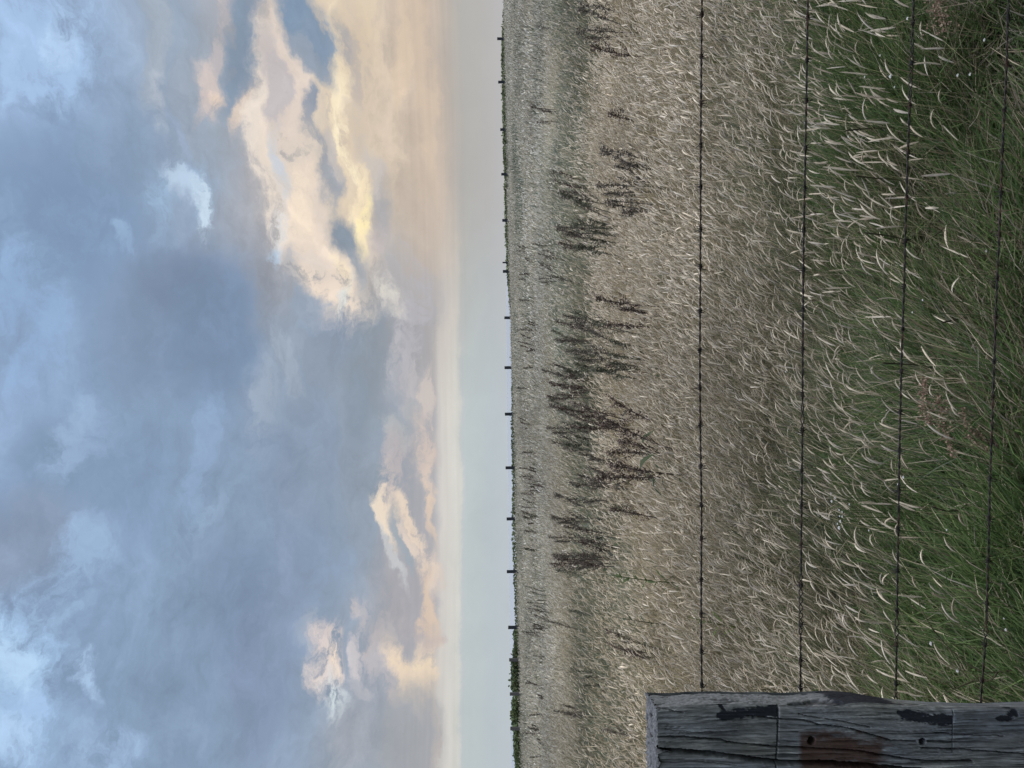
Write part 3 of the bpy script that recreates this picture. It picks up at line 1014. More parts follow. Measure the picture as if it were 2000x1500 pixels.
def shape_post(v, face):
    """sink cracks, saw cuts, holes and erosion into points of one face; returns points and colours"""
    x, y, z = v[:, 0].copy(), v[:, 1].copy(), v[:, 2].copy()
    n = len(x)
    a, b = post_grain(x + (y - YF) * 1.7, z, 301)
    base = np.array([0.128, 0.137, 0.141])
    col_ = base[None, :] * (0.10 + 1.15 * a ** 1.3 + 0.75 * b ** 1.5)[:, None]
    fib = sstep(fbm((x + (y - YF) * 1.7) * 330, z * 7.0, 305, 4, 0.6), 0.55, 0.72)
    col_ = col_ * (1 + 0.75 * fib)[:, None]
    blot = fbm(x * 55, z * 24, 306, 4, 0.6)
    col_ = col_ * (0.60 + 0.8 * blot)[:, None]
    # greenish and warm drifts in the grey
    dr_ = fbm(x * 18, z * 6, 311, 3)[:, None]
    col_ = col_ * (1 + (dr_ - 0.5) * np.array([0.22, 0.1, -0.15]))
    dep = np.zeros(n)
    if face in ('front',):
        dep += (0.5 - a) * 0.0075 + (0.5 - b) * 0.0030
        lines = sstep(0.5 - fbm(x * 260, z * 6.5, 321, 3, 0.6), 0.13, 0.22)
        col_ *= (1 - 0.5 * lines)[:, None]
        dep += lines * 0.002
        for pts, hw, dp in CRACKS:
            wob = (fbm(z * 60, x * 10, 331, 2) - 0.5) * 0.003
            d = seg_dist(x + wob, z, pts)
            k = np.clip(1 - d / hw / 1.35, 0, 1) ** 0.7
            dep += k * dp
            col_ *= (1 - 0.72 * sstep(1 - d / hw / 1.2, 0, 0.6))[:, None]
        for pts, hw, dp in KERFS:
            d = seg_dist(x, z, pts)
            dep += np.clip(1 - d / hw / 1.5, 0, 1) ** 0.6 * dp
            col_ *= (1 - 0.45 * sstep(1 - d / hw / 1.5, 0, 0.5))[:, None]
        # the wedge left of the main crack has sunk back
        mainx = np.interp(z, [p[1] for p in CRACKS[0][0]][::-1], [p[0] for p in CRACKS[0][0]][::-1])
        dep += 0.006 * sstep(mainx - x, 0.0, 0.006) * sstep(z, POST_TOP - 0.35, POST_TOP - 0.1)
        # scorched black patches
        ch = blob(x, z, P((1412, 1398), (1450, 1396), (1516, 1389)), 0.0125, 341, 0.95)
        ch = ch * (z > post_uv(1519, 1390)[1])
        ch = np.maximum(ch, blob(x, z, P((1408, 1379), (1418, 1392)), 0.0045, 342, 0.5))
        c2 = blob(x, z, P((1768, 1397), (1800, 1404), (1856, 1406)), 0.0130, 343, 0.95) * (z > post_uv(1862, 1400)[1])
        c2 = np.maximum(c2, blob(x, z, P((1755, 1392), (1770, 1396)), 0.005, 346, 0.5))
        c3 = blob(x, z, P((1955, 1404), (1968, 1402), (1982, 1394)), 0.009, 344, 1.0)
        c4 = blob(x, z, P((1962, 1381), (1975, 1383)), 0.004, 345, 0.6)
        char = np.clip(ch + c2 + c3 + c4, 0, 1)[:, None]
        col_ = col_ * (1 - char) + np.array([0.014, 0.016, 0.020]) * (0.4 + 0.9 * a[:, None] + 0.6 * b[:, None]) * char
        dep += char[:, 0] * 0.0015
        # rust-brown stain
        st = blob(x, z, P((1575, 1462), (1640, 1458), (1700, 1468)), 0.036, 351, 0.9, 60.0, 0.5)
        st = st * sstep(post_uv(1561, 1440)[1] - z, -0.004, 0.008)
        st = np.maximum(st, blob(x, z, P((1590, 1495), (1700, 1500)), 0.034, 352, 0.9, 60.0, 0.5) * (z < post_uv(1561, 1440)[1]))[:, None]
        col_ = col_ * (1 - 0.9 * st) + np.array([0.050, 0.027, 0.020]) * (0.15 + 1.0 * a + 0.6 * b)[:, None] * 0.9 * st
        for (hx, hz), hr in HOLES:
            d = np.hypot(x - hx, z - hz)
            k = sstep(hr * 1.08 - d, -0.0010, 0.0016)
            dep = np.where(d < hr * 1.1, np.maximum(dep, k * 0.016), dep)
            col_ *= (1 - 0.72 * k)[:, None]
        y = y + dep
    if face == 'side':
        f = sstep(y, YF, YB)
        er = fbm(z * 34, y * 60, 361, 4, 0.6)
        er2 = fbm(z * 110, y * 150, 362, 3)
        keep = sstep(z, post_uv(1660, 1360)[1], post_uv(1600, 1360)[1])       # the torn pale strip is only on the upper part
        x = x - (1 - er) * 0.007 * keep - (1 - er2) * 0.0035 * keep - (1 - a) * 0.003
        pale = np.array([0.150, 0.158, 0.165])
        pc = pale[None, :] * (0.45 + 0.6 * er + 0.45 * er2)[:, None]
        col_ = col_ * (1 - keep[:, None]) + pc * keep[:, None]
        rot = blob(y - YF, z, [(0.03, post_uv(1560, 1360)[1]), (0.06, post_uv(1610, 1360)[1]), (0.03, post_uv(1640, 1360)[1])], 0.014, 363, 0.6, 40.0)
        cut = sstep(0.5 - fbm(z * 16, y * 90, 364, 3, 0.6), 0.12, 0.2)
        col_ *= (1 - 0.55 * np.maximum(rot, cut))[:, None]
        x = x - rot * 0.006 - cut * 0.003
        burn = (sstep(post_uv(1632, 1360)[1] - z + (er - 0.5) * 0.03, 0, 0.012) * sstep(z - post_uv(1775, 1360)[1] + (er2 - 0.5) * 0.04, 0, 0.04))[:, None]
        col_ = col_ * (1 - burn) + np.array([0.020, 0.022, 0.028]) * (0.6 + 0.8 * er2[:, None]) * burn
    if face == 'top':
        e1 = fbm(x * 60, y * 220, 371, 4, 0.65)
        e2 = fbm(x * 190, y * 400, 372, 3)
        drop = (0.5 - e1) * 0.020 + (0.5 - e2) * 0.010
        cx_ = CRACKS[0][0][0][0]
        k = np.clip(1 - np.abs(x - cx_ + (fbm(y * 40, x * 0 + 1, 373, 2) - 0.5) * 0.02) / 0.0065, 0, 1)
        drop = drop + k * 0.035
        s2 = sstep(0.5 - fbm(x * 25, y * 160, 374, 3, 0.6), 0.10, 0.17)
        drop = drop + s2 * 0.006
        z = z - drop
        pale = np.array([0.095, 0.099, 0.102])
        col_ = pale[None, :] * (0.0 + 1.1 * e1 ** 1.4 + 0.9 * e2 ** 1.5)[:, None]
        col_ *= (1 - 0.6 * np.maximum(np.clip(k * 1.5, 0, 1), s2))[:, None]
    return np.stack([x, y, z], -1), np.clip(col_, 0.004, 1)


def face_grid(G, fn, nu, nv, face, flip=False):
    u, v_ = np.meshgrid(np.linspace(0, 1, nu), np.linspace(0, 1, nv), indexing='xy')
    p = fn(u.ravel(), v_.ravel())
    p, c = shape_post(p, face)
    i = np.arange(nv - 1)[:, None] * nu + np.arange(nu - 1)[None, :]
    q = np.stack([i, i + 1, i + nu + 1, i + nu], -1).reshape(-1, 4)
    if flip:
        q = q[:, ::-1]
    G.add(p, c, q)


def round_corner(z, u):
    """front right arris: 0 at the front plane, 1 on the side"""
    return u


def f_front(u, v):
    z = ZB + (POST_TOP - ZB) * v
    xr = side_x(z, False)
    x = XL + (xr - XL) * u
    edge = np.clip((x - xr + 0.014) / 0.014, 0, 1)
    y = YF + 0.008 * edge ** 2
    # the arris at the top front edge is worn
    z = z - 0.004 * sstep(z, POST_TOP - 0.01, POST_TOP) * 0
    return np.stack([x, y, z], -1)


def f_side(u, v):
    z = ZB + (POST_TOP - ZB) * v
    x0, x1 = side_x(z, False), side_x(z, True)
    y = YF + 0.008 + (YB - YF - 0.008) * u
    bulge = np.sin(u * math.pi) * 0.006
    return np.stack([x0 + (x1 - x0) * u + bulge, y, z], -1)


def f_back(u, v):
    z = ZB + (POST_TOP - ZB) * v
    xr = side_x(z, True)
    return np.stack([xr + (XL - xr) * u, np.full_like(u, YB), z], -1)


def f_left(u, v):
    z = ZB + (POST_TOP - ZB) * v
    return np.stack([np.full_like(u, XL), YB + (YF - YB) * u, z], -1)


def f_top(u, v):
    y = YF + 0.002 + (YB - YF - 0.002) * v
    xr = side_x(POST_TOP, False) + (side_x(POST_TOP, True) - side_x(POST_TOP, False)) * v
    x = XL + (xr - XL) * u
    return np.stack([x, y, np.full_like(u, POST_TOP)], -1)


Gp = Geo()
face_grid(Gp, f_front, 170, 760, 'front')
face_grid(Gp, f_side, 70, 760, 'side')
face_grid(Gp, f_back, 12, 60, 'back')
face_grid(Gp, f_left, 8, 60, 'left')
face_grid(Gp, f_top, 170, 90, 'top')
M_POST = tint_material('weathered_sleeper_wood', 0.0, 0.92, 0.12, 0.22, 420.0)
post = Gp.build('fence_post', M_POST)
tag(post, 'large weathered grey wooden post with black patches and rusty stain beside the wires', 'fence post', 'posts of the near fence')

# ------------------------------------------------------------------ near fence: four strands of barbed wire
M_WIRE = bpy.data.materials.new('rusty_wire')
M_WIRE.use_nodes = True
T = NT(M_WIRE.node_tree)
tcn = T.n('ShaderNodeTexCoord')
f1, _ = T.noise(tcn.outputs['Object'], 30.0, 4.0, 0.65)
f2, _ = T.noise(tcn.outputs['Object'], 700.0, 2.0, 0.6)
c = T.ramp(f1, [(0.35, (0.008, 0.008, 0.009)), (0.52, (0.013, 0.010, 0.009)), (0.66, (0.040, 0.019, 0.011)), (0.8, (0.016, 0.014, 0.013))])
c = T.vmath('SCALE', c, scale=T.math('MULTIPLY_ADD', f2, 0.8, 0.6))
bs = T.n('ShaderNodeBsdfPrincipled')
T.put(bs.inputs['Base Color'], c)
bs.inputs['Roughness'].default_value = 0.7
bs.inputs['Specular IOR Level'].default_value = 0.2
o = T.n('ShaderNodeOutputMaterial')
T.t.links.new(bs.outputs[0], o.inputs[0])

STRANDS = [
    ([(1371.5, 1450), (1371, 1350), (1369.5, 1200), (1370, 1000), (1368, 850), (1367, 700), (1368, 500), (1368.5, 300), (1369.5, 150), (1371, 0), (1374, -250), (1380, -900)],
     [28, 110, 200, 283, 365, 447, 520, 606, 683, 756, 828, 910, 985, 1050, 1130, 1200, 1272, 1337]),
    ([(1563, 1450), (1563.5, 1350), (1564, 1200), (1565.5, 1000), (1567, 850), (1568, 650), (1570, 450), (1573, 300), (1575.5, 150), (1578, 0), (1583, -250), (1600, -900)],
     [36, 118, 198, 290, 370, 450, 530, 604, 683, 770, 842, 920, 990, 1066, 1143, 1220, 1290, 1345]),
    ([(1749, 1450), (1750, 1350), (1752, 1200), (1755, 1000), (1757.5, 850), (1761, 700), (1766, 550), (1770, 400), (1775, 250), (1780, 120), (1784.5, 0), (1795, -250), (1826, -900)],
     [45, 126, 210, 300, 388, 474, 562, 646, 728, 808, 884, 960, 1035, 1118, 1196, 1262, 1338]),
    ([(1913, 1460), (1916.5, 1360), (1922, 1290), (1927, 1200), (1931, 1050), (1933.5, 950), (1937, 850), (1942, 700), (1947, 560), (1953, 430), (1957.5, 300), (1965, 150), (1970, 0), (1983, -250), (2020, -900)],
     [36, 130, 220, 297, 380, 462, 550, 624, 711, 782, 866, 940, 1018, 1100, 1184, 1265, 1335]),
]


def fence_depth(py):
    return 2.12 - (1350.0 - py) / 1350.0 * 0.12


wire_labels = [
    'topmost barbed wire strand of the near fence, crossing the pale dry grass',
    'second barbed wire strand from the top, where pale grass turns green',
    'third barbed wire strand from the top, across the dark green grass',
    'lowest barbed wire strand of the near fence, nearest the grass roots',
]
for si, (pxs, barbs) in enumerate(STRANDS):
    ctrl = []
    for (px, py) in pxs:
        p = at_depth(px, py, fence_depth(py))
        ctrl.append((p.x, p.y, p.z))
    path = smooth_path(ctrl, 900)
    s = np.concatenate([[0], np.cumsum(np.linalg.norm(np.diff(path, axis=0), axis=1))])
    org = path[0].copy()
    G = Geo()
    tan = np.gradient(path, axis=0)
    tan /= np.linalg.norm(tan, axis=1, keepdims=True)
    n1 = np.cross(tan, [0, 0, 1.0])
    n1 /= np.linalg.norm(n1, axis=1, keepdims=True)
    n2 = np.cross(n1, tan)
    pitch = 0.055 + 0.012 * np.sin(s * 7 + si * 2)
    ph0 = np.cumsum(np.concatenate([[0], np.diff(s) / pitch[1:]])) * 2 * math.pi
    # in places the two plies gape
    gape = 0.0016 + 0.0034 * sstep(vnoise(s * 9.0, s * 0 + si, 401 + si), 0.80, 0.95)
    for ply in (0, 1):
        ph = ph0 + ply * math.pi
        pp = path + n1 * (np.cos(ph) * gape)[:, None] + n2 * (np.sin(ph) * gape)[:, None]
        v, q, t = sweep(pp - org, 0.0015, 6)
        G.add(v, (0.02, 0.02, 0.02), q, t)
    wire = G.build('barbed_wire', M_WIRE, loc=tuple(org))
    tag(wire, wire_labels[si], 'barbed wire', 'barbed wire strands of the near fence')
    ys = np.array([p.y for p in [Vector(a) for a in path]])
    for bi, by in enumerate(barbs):
        # where along the strand this barb sits
        tgt = at_depth(1500, by, fence_depth(by))
        k = int(np.argmin(np.abs(path[:, 0] - tgt.x)))
        B = Geo()
        r0 = 0.0042
        for w_ in range(2):
            ang0 = random.random() * 2 * math.pi
            off = (w_ - 0.5) * 0.0065
            tt = np.linspace(0, 1, 22)
            ang = ang0 + tt * 2 * math.pi * 1.6
            along = off + (tt - 0.5) * 0.006
            ring = n1[k] * np.cos(ang)[:, None] * r0 + n2[k] * np.sin(ang)[:, None] * r0 + tan[k] * along[:, None]
            def tip(j, sgn):
                a_ = ang[j]
                tang_ = (-n1[k] * math.sin(a_) + n2[k] * math.cos(a_)) * sgn
                rad = n1[k] * math.cos(a_) + n2[k] * math.sin(a_)
                return ring[j] + (tang_ * 0.8 + rad * 0.35 + tan[k] * random.uniform(-0.35, 0.35)) * random.uniform(0.013, 0.019)
            full = np.vstack([tip(0, -1), ring, tip(-1, 1)])
            v, q, t = sweep(full + path[k] - org, np.concatenate([[0.0007], np.full(22, 0.0012), [0.0007]]), 5)
            B.add(v, (0.02, 0.02, 0.02), q, t)
        B.build('barb', M_WIRE, wire)

# ------------------------------------------------------------------ far fence: square posts along the crest of the field
M_FAR = tint_material('far_post_wood', 0.0, 0.95, 0.05, 0.2, 8.0)
FAR = [(76, 971, 87.0), (160, 973, 86.0), (253, 977, 85.0), (340, 979, 84.0), (431, 981, 82.6), (513, 981.5, 84.5), (530, 982, 80.5), (621, 985, 78.4), (718, 985.3, 76.5),
       (808.5, 986, 74.6), (913.5, 987.5, 72.5), (1013, 989.5, 71.0), (1116.5, 990, 69.6), (1226, 992.5, 68.0), (1288.5, 994.5, 66.2), (1355, 995.7, 64.2), (1423.5, 996.6, 62.2)]
far_words = [
    'small far fence post at the right end of the far fence, standing above a hedge',
    'small far fence post, second from the right, above the long dark hedge',
    'small far fence post, third from the right, above the long dark hedge',
    'small far fence post, fourth from the right, above the long dark hedge',
    'small far fence post, fifth from the right, above the long dark hedge',
    'thin faint far post just right of a thicker one, set behind the hedge',
    'small far fence post with a thinner faint post close on its right',
    'dark far fence post against pale sky, just left of where the long hedge ends',
    'dark far fence post against pale sky, second left of the long hedge end',
    'dark far fence post against pale sky, third left of the long hedge end',
    'dark far fence post against pale sky, fourth left of the long hedge end',
    'dark far fence post against pale sky, fifth left of the long hedge end',
    'dark far fence post against pale sky, next but one right of the leafy bushes',
    'dark far fence post at the right-hand end of the tall leafy bushes',
    'greyish far fence post in front of the tall leafy bushes, right of two',
    'greyish far fence post at the gap in the leafy bushes',
    'leftmost far fence post, grey, in front of low bushes',
]
for k, (py, ptop, d) in enumerate(FAR):
    pt = at_depth(ptop, py, d)
    gz = float(ground_z(pt.x, d))
    w = 0.29 if k != 5 else 0.16
    dp = 0.15
    if k >= 14:
        w = 0.27
    h = pt.z - gz + 0.25
    bm = bmesh.new()
    bmesh.ops.create_cube(bm, size=1.0)
    for v in bm.verts:
        top = v.co.z > 0
        tx = 1.0 if not top else 0.96
        v.co = Vector((v.co.x * w * tx, v.co.y * dp * tx, h if top else 0.0))
        if top:
            v.co.z += random.uniform(-0.012, 0.012)
    bmesh.ops.bevel(bm, geom=list(bm.edges), offset=0.012, segments=2, affect='EDGES')
    me = bpy.data.meshes.new('fence_post')
    bm.to_mesh(me)
    bm.free()
    at = me.attributes.new('tint', 'FLOAT_COLOR', 'POINT')
    cc = (0.030, 0.035, 0.042) if k < 14 else (0.085, 0.085, 0.085)
    for dd in at.data:
        dd.color = (*cc, 1)
    me.materials.append(M_FAR)
    o = bpy.data.objects.new('fence_post', me)
    COL.objects.link(o)
    o.location = (pt.x, d, gz - 0.25)
    o.rotation_euler = (random.uniform(-.015, .015), random.uniform(-.02, .02), random.uniform(-0.2, 0.2))
    tag(o, far_words[k], 'fence post', 'posts of the far fence')


# ------------------------------------------------------------------ hedges and bushes behind the far fence
def leaf_quads(G, c, size, col_):
    """small leaf-sized faces at the points c"""
    n = len(c)
    a = rng.normal(size=(n, 3))
    a /= np.linalg.norm(a, axis=1, keepdims=True)
    b = np.cross(a, rng.normal(size=(n, 3)))
    b /= np.linalg.norm(b, axis=1, keepdims=True)
    s = size * (0.5 + rng.random(n))[:, None]
    v = np.stack([c - a * s, c + b * s * 0.75, c + a * s, c - b * s * 0.75], 1).reshape(-1, 3)
    q = np.arange(n * 4).reshape(n, 4)
    G.add(v, np.repeat(col_, 4, axis=0), q)


HEDGE_C = np.array([(0.045, 0.068, 0.028), (0.060, 0.082, 0.036), (0.036, 0.052, 0.026), (0.078, 0.095, 0.045)])


def hedge(name, label, cat, outline, depth, thick, dens, size, ragged, group=None, tint=(1, 1, 1)):
    """outline: (photo y, photo x of the top edge) along the crest"""
    ys = np.array([p[0] for p in outline], dtype=float)
    xs = np.array([p[1] for p in outline], dtype=float)
    G = Geo()
    pts, cols = [], []
    n = int(dens)
    pyv = ys[0] + (ys[-1] - ys[0]) * rng.random(n)
    topv = np.interp(pyv, ys, xs)
    topv = topv - ragged * (fbm(pyv * 0.11, pyv * 0 + 3, 501, 3) - 0.42) * 2 - 2.2 * (rng.random(n) < 0.02) * rng.random(n) * ragged
    for py, tx in zip(pyv, topv):
        d = (np.interp(py, [f[0] for f in FAR], [f[2] for f in FAR]) + depth + random.random() * thick)
        p = at_depth(tx, py, d)
        g = float(ground_z(p.x, min(d, float(fence_y(p.x)) + 1.0))) - 0.5
        u = random.random() ** 0.8
        pts.append((p.x, d, g + (p.z - g) * u))
    pts = np.array(pts)
    cols = HEDGE_C[rng.integers(0, 4, n)] * (0.65 + 0.7 * rng.random((n, 1))) * np.array(tint)
    cols *= (0.7 + 0.7 * fbm(pts[:, 0] * 0.8, pts[:, 2] * 2.0, 511, 3))[:, None]
    org = pts.mean(0)
    org[2] = pts[:, 2].min()
    # stems that carry the leaves
    for _ in range(max(6, n // 160)):
        b = pts[rng.integers(0, n)]
        base = np.array([b[0] + random.uniform(-.2, .2), b[1], org[2]])
        path = smooth_path([base - org, (base + b) / 2 - org + rng.normal(0, .06, 3), b - org], 6)
        v, q, t = sweep(path, np.linspace(0.03, 0.008, 6), 4)
        G.add(v, (0.05, 0.042, 0.03), q, t)
    leaf_quads(G, pts - org, size, cols)
    o = G.build(name, M_LEAF, loc=tuple(org), smooth=False)
    return tag(o, label, cat, group)


hedge('hedge', 'long low dark green hedge behind the far fence, right half of the crest', 'hedge',
      [(-160, 986), (-60, 985), (20, 984), (60, 981.5), (110, 979.8), (150, 980), (190, 982), (260, 983), (330, 985), (420, 986.5), (480, 988), (540, 990.5), (580, 994), (612, 998)],
      0.8, 2.5, 22000, 0.11, 2.0, tint=(1.7, 1.55, 1.6))  # leaf tint lightened to paint in the haze over this hedge
hedge('hedge', 'thin strip of low green scrub along the middle of the far fence', 'hedge',
      [(612, 1000), (660, 998.5), (720, 1000), (790, 999.5), (850, 999), (900, 1000), (960, 1001), (1000, 1000.5), (1060, 1001.5), (1130, 1003.5), (1200, 1006), (1240, 1009)],
      0.6, 2.0, 11000, 0.09, 1.6, tint=(1.15, 1.1, 1.0))
hedge('bush', 'tall leafy dark green bush between two posts near the left end of the far fence', 'bush',
      [(1232, 1006), (1243, 1004), (1256, 1005), (1266, 1003), (1280, 1001), (1296, 999.5), (1312, 998.5), (1330, 998.5), (1346, 999), (1354, 1003)],
      0.5, 2.0, 7000, 0.10, 2.6, 'bushes at the left end of the far fence', (1.35, 1.3, 1.35))
hedge('bush', 'dark green bush left of the gap by the far fence, thinning to the left', 'bush',
      [(1358, 1002), (1372, 999.5), (1392, 999), (1412, 999), (1436, 1003), (1452, 1003.5), (1480, 1005), (1520, 1006), (1580, 1008)],
      0.5, 2.2, 9000, 0.10, 2.6, 'bushes at the left end of the far fence', (1.5, 1.45, 1.45))
hedge('bush', 'low pale grey-green scrub lump beside the corner post of the far fence', 'bush',
      [(1228, 1006), (1234, 1004), (1242, 1006), (1250, 1008)], 0.2, 0.8, 900, 0.08, 1.0, None, (1.9, 1.8, 2.0))
# ------------------------------------------------------------------ dock and other tall weeds standing in the grass
TONES = {
    'rust': [(0.108, 0.082, 0.068), (0.086, 0.065, 0.055), (0.145, 0.114, 0.092), (0.066, 0.051, 0.045)],
    'dark': [(0.096, 0.084, 0.070), (0.122, 0.108, 0.088), (0.072, 0.065, 0.058), (0.165, 0.144, 0.114)],
    'olive': [(0.096, 0.104, 0.072), (0.118, 0.118, 0.086), (0.078, 0.086, 0.062), (0.155, 0.148, 0.108)],
}


def seed_quads(G, c, size, pal):
    n = len(c)
    col_ = np.array(pal)[rng.integers(0, len(pal), n)] * (0.7 + 0.6 * rng.random((n, 1)))
    a = rng.normal(size=(n, 3))
    a /= np.linalg.norm(a, axis=1, keepdims=True)
    b = np.cross(a, rng.normal(size=(n, 3)))
    b /= np.linalg.norm(b, axis=1, keepdims=True)
    s = size * (0.55 + 0.8 * rng.random(n))[:, None]
    v = np.stack([c - a * s, c + b * s * 0.8, c + a * s, c - b * s * 0.8], 1).reshape(-1, 3)
    G.add(v, np.repeat(col_, 4, axis=0), np.arange(n * 4).reshape(n, 4))


def big_leaf(G, base, az, length, width, droop, col_):
    t = np.linspace(0, 1, 7)
    rise = np.sin(np.minimum(t * 1.5, 1.57)) * 0.45 - droop * t ** 2
    out = np.stack([np.cos(az) * t, np.sin(az) * t, rise], -1) * length + base
    side = np.array([-math.sin(az), math.cos(az), 0])
    w = width * np.sin(np.pi * np.clip(t * 0.93 + 0.06, 0, 1)) ** 0.8
    wav = 0.25 * np.sin(t * 17 + az * 3)[:, None] * np.array([0, 0, 1.0])
    L_ = out + side * w[:, None] + wav * w[:, None]
    R_ = out - side * w[:, None] - wav * w[:, None]
    M_ = out + np.array([0, 0, -0.15]) * w[:, None]
    v = np.stack([L_, M_, R_], 1).reshape(-1, 3)
    q = []
    for k in range(6):
        for s in (0, 1):
            q.append((3 * k + s, 3 * k + s + 1, 3 * k + 4 + s, 3 * k + 3 + s))
    G.add(v, col_, q)


def build_dock(shape, tone, far):
    root = empty('dock_plant', (0, 0, 0))
    pal = TONES[tone]
    ns, spread, nbr = {'broad': (6, 0.17, 8), 'trio': (3, 0.08, 9), 'spike': (1, 0.02, 11), 'leafy': (3, 0.08, 11), 'fan': (4, 0.13, 8)}[shape]
    size = 0.0085 if not far else 0.020
    for s in range(ns):
        bx, by = rng.normal(0, spread), rng.normal(0, spread * 0.7)
        h = (0.62 + 0.42 * random.random()) if s else 1.0
        lean = 0.16 + rng.normal(0, 0.10) + bx * 0.5
        topx = bx + h * math.tan(lean)
        stem = smooth_path([(bx, by, -0.08), (bx + (topx - bx) * 0.35, by, h * 0.45), (bx + (topx - bx) * 0.72, by + rng.normal(0, .03), h * 0.78), (topx, by + rng.normal(0, .05), h)], 14)
        Gs, Gq = Geo(), Geo()
        v, q, t = sweep(stem, np.linspace(0.0065, 0.002, 14), 5)
        Gs.add(v, np.array(pal[1]) * 1.15, q, t)
        v, q, t = sweep(stem[4:], np.linspace(0.0052, 0.0024, 10), 4)
        Gq.add(v, np.array(pal[1]), q, t)
        for k in range(nbr):
            u = 0.38 + 0.58 * (k + random.random() * 0.6) / nbr
            i0 = int(u * 13)
            p0 = stem[i0]
            a = random.random() * 2 * math.pi
            ln = (0.22 * (1 - u) + 0.07) * h * random.uniform(0.75, 1.25)
            up = random.uniform(0.82, 0.95)
            hz = math.sqrt(1 - up * up)
            dirv = np.array([math.cos(a) * hz + 0.16, math.sin(a) * hz, up])
            tipb = p0 + dirv * ln
            br = smooth_path([p0, (p0 + tipb) / 2 + np.array([math.cos(a), math.sin(a), -0.3]) * 0.02, tipb], 8)
            v, q, t = sweep(br, np.linspace(0.0028, 0.0012, 8), 3)
            Gq.add(v, np.array(pal[1]), q, t)
            nw = max(5, int(ln / 0.017)) if not far else max(3, int(ln / 0.05))
            for w_ in range(nw):
                if random.random() < 0.2:
                    continue
                tt = 0.12 + 0.88 * w_ / nw
                c = br[0] + (br[-1] - br[0]) * tt
                m_ = 5 if not far else 3
                seed_quads(Gq, c + rng.normal(0, 0.0085 if not far else 0.014, (m_, 3)), size * (1.1 - 0.4 * tt), pal)
        for w_ in range(26 if not far else 10):
            tt = 0.55 + 0.45 * w_ / (26 if not far else 10)
            c = stem[min(13, int(tt * 13))]
            seed_quads(Gq, c + rng.normal(0, 0.011, (5, 3)), size * 0.9, pal)
        Gs.build('stem', M_DOCK, root)
        Gq.build('seed_head', M_DOCK, root, smooth=False)
    nl = {'leafy': 9, 'broad': 5, 'fan': 3}.get(shape, 0)
    for k in range(nl if not far else 0):
        Gl = Geo()
        a = random.random() * 2 * math.pi
        ln = random.uniform(0.10, 0.20)
        big_leaf(Gl, np.array([rng.normal(0, spread * .6), rng.normal(0, spread * .4), random.uniform(0.25, 0.62 if shape == 'leafy' else 0.45)]), a, ln, ln * 0.13, random.uniform(0.3, 0.9),
                 np.array(random.choice([(0.035, 0.048, 0.022), (0.045, 0.062, 0.026), (0.032, 0.036, 0.024)])))
        Gl.build('leaf', M_GRASS, root)
    return root


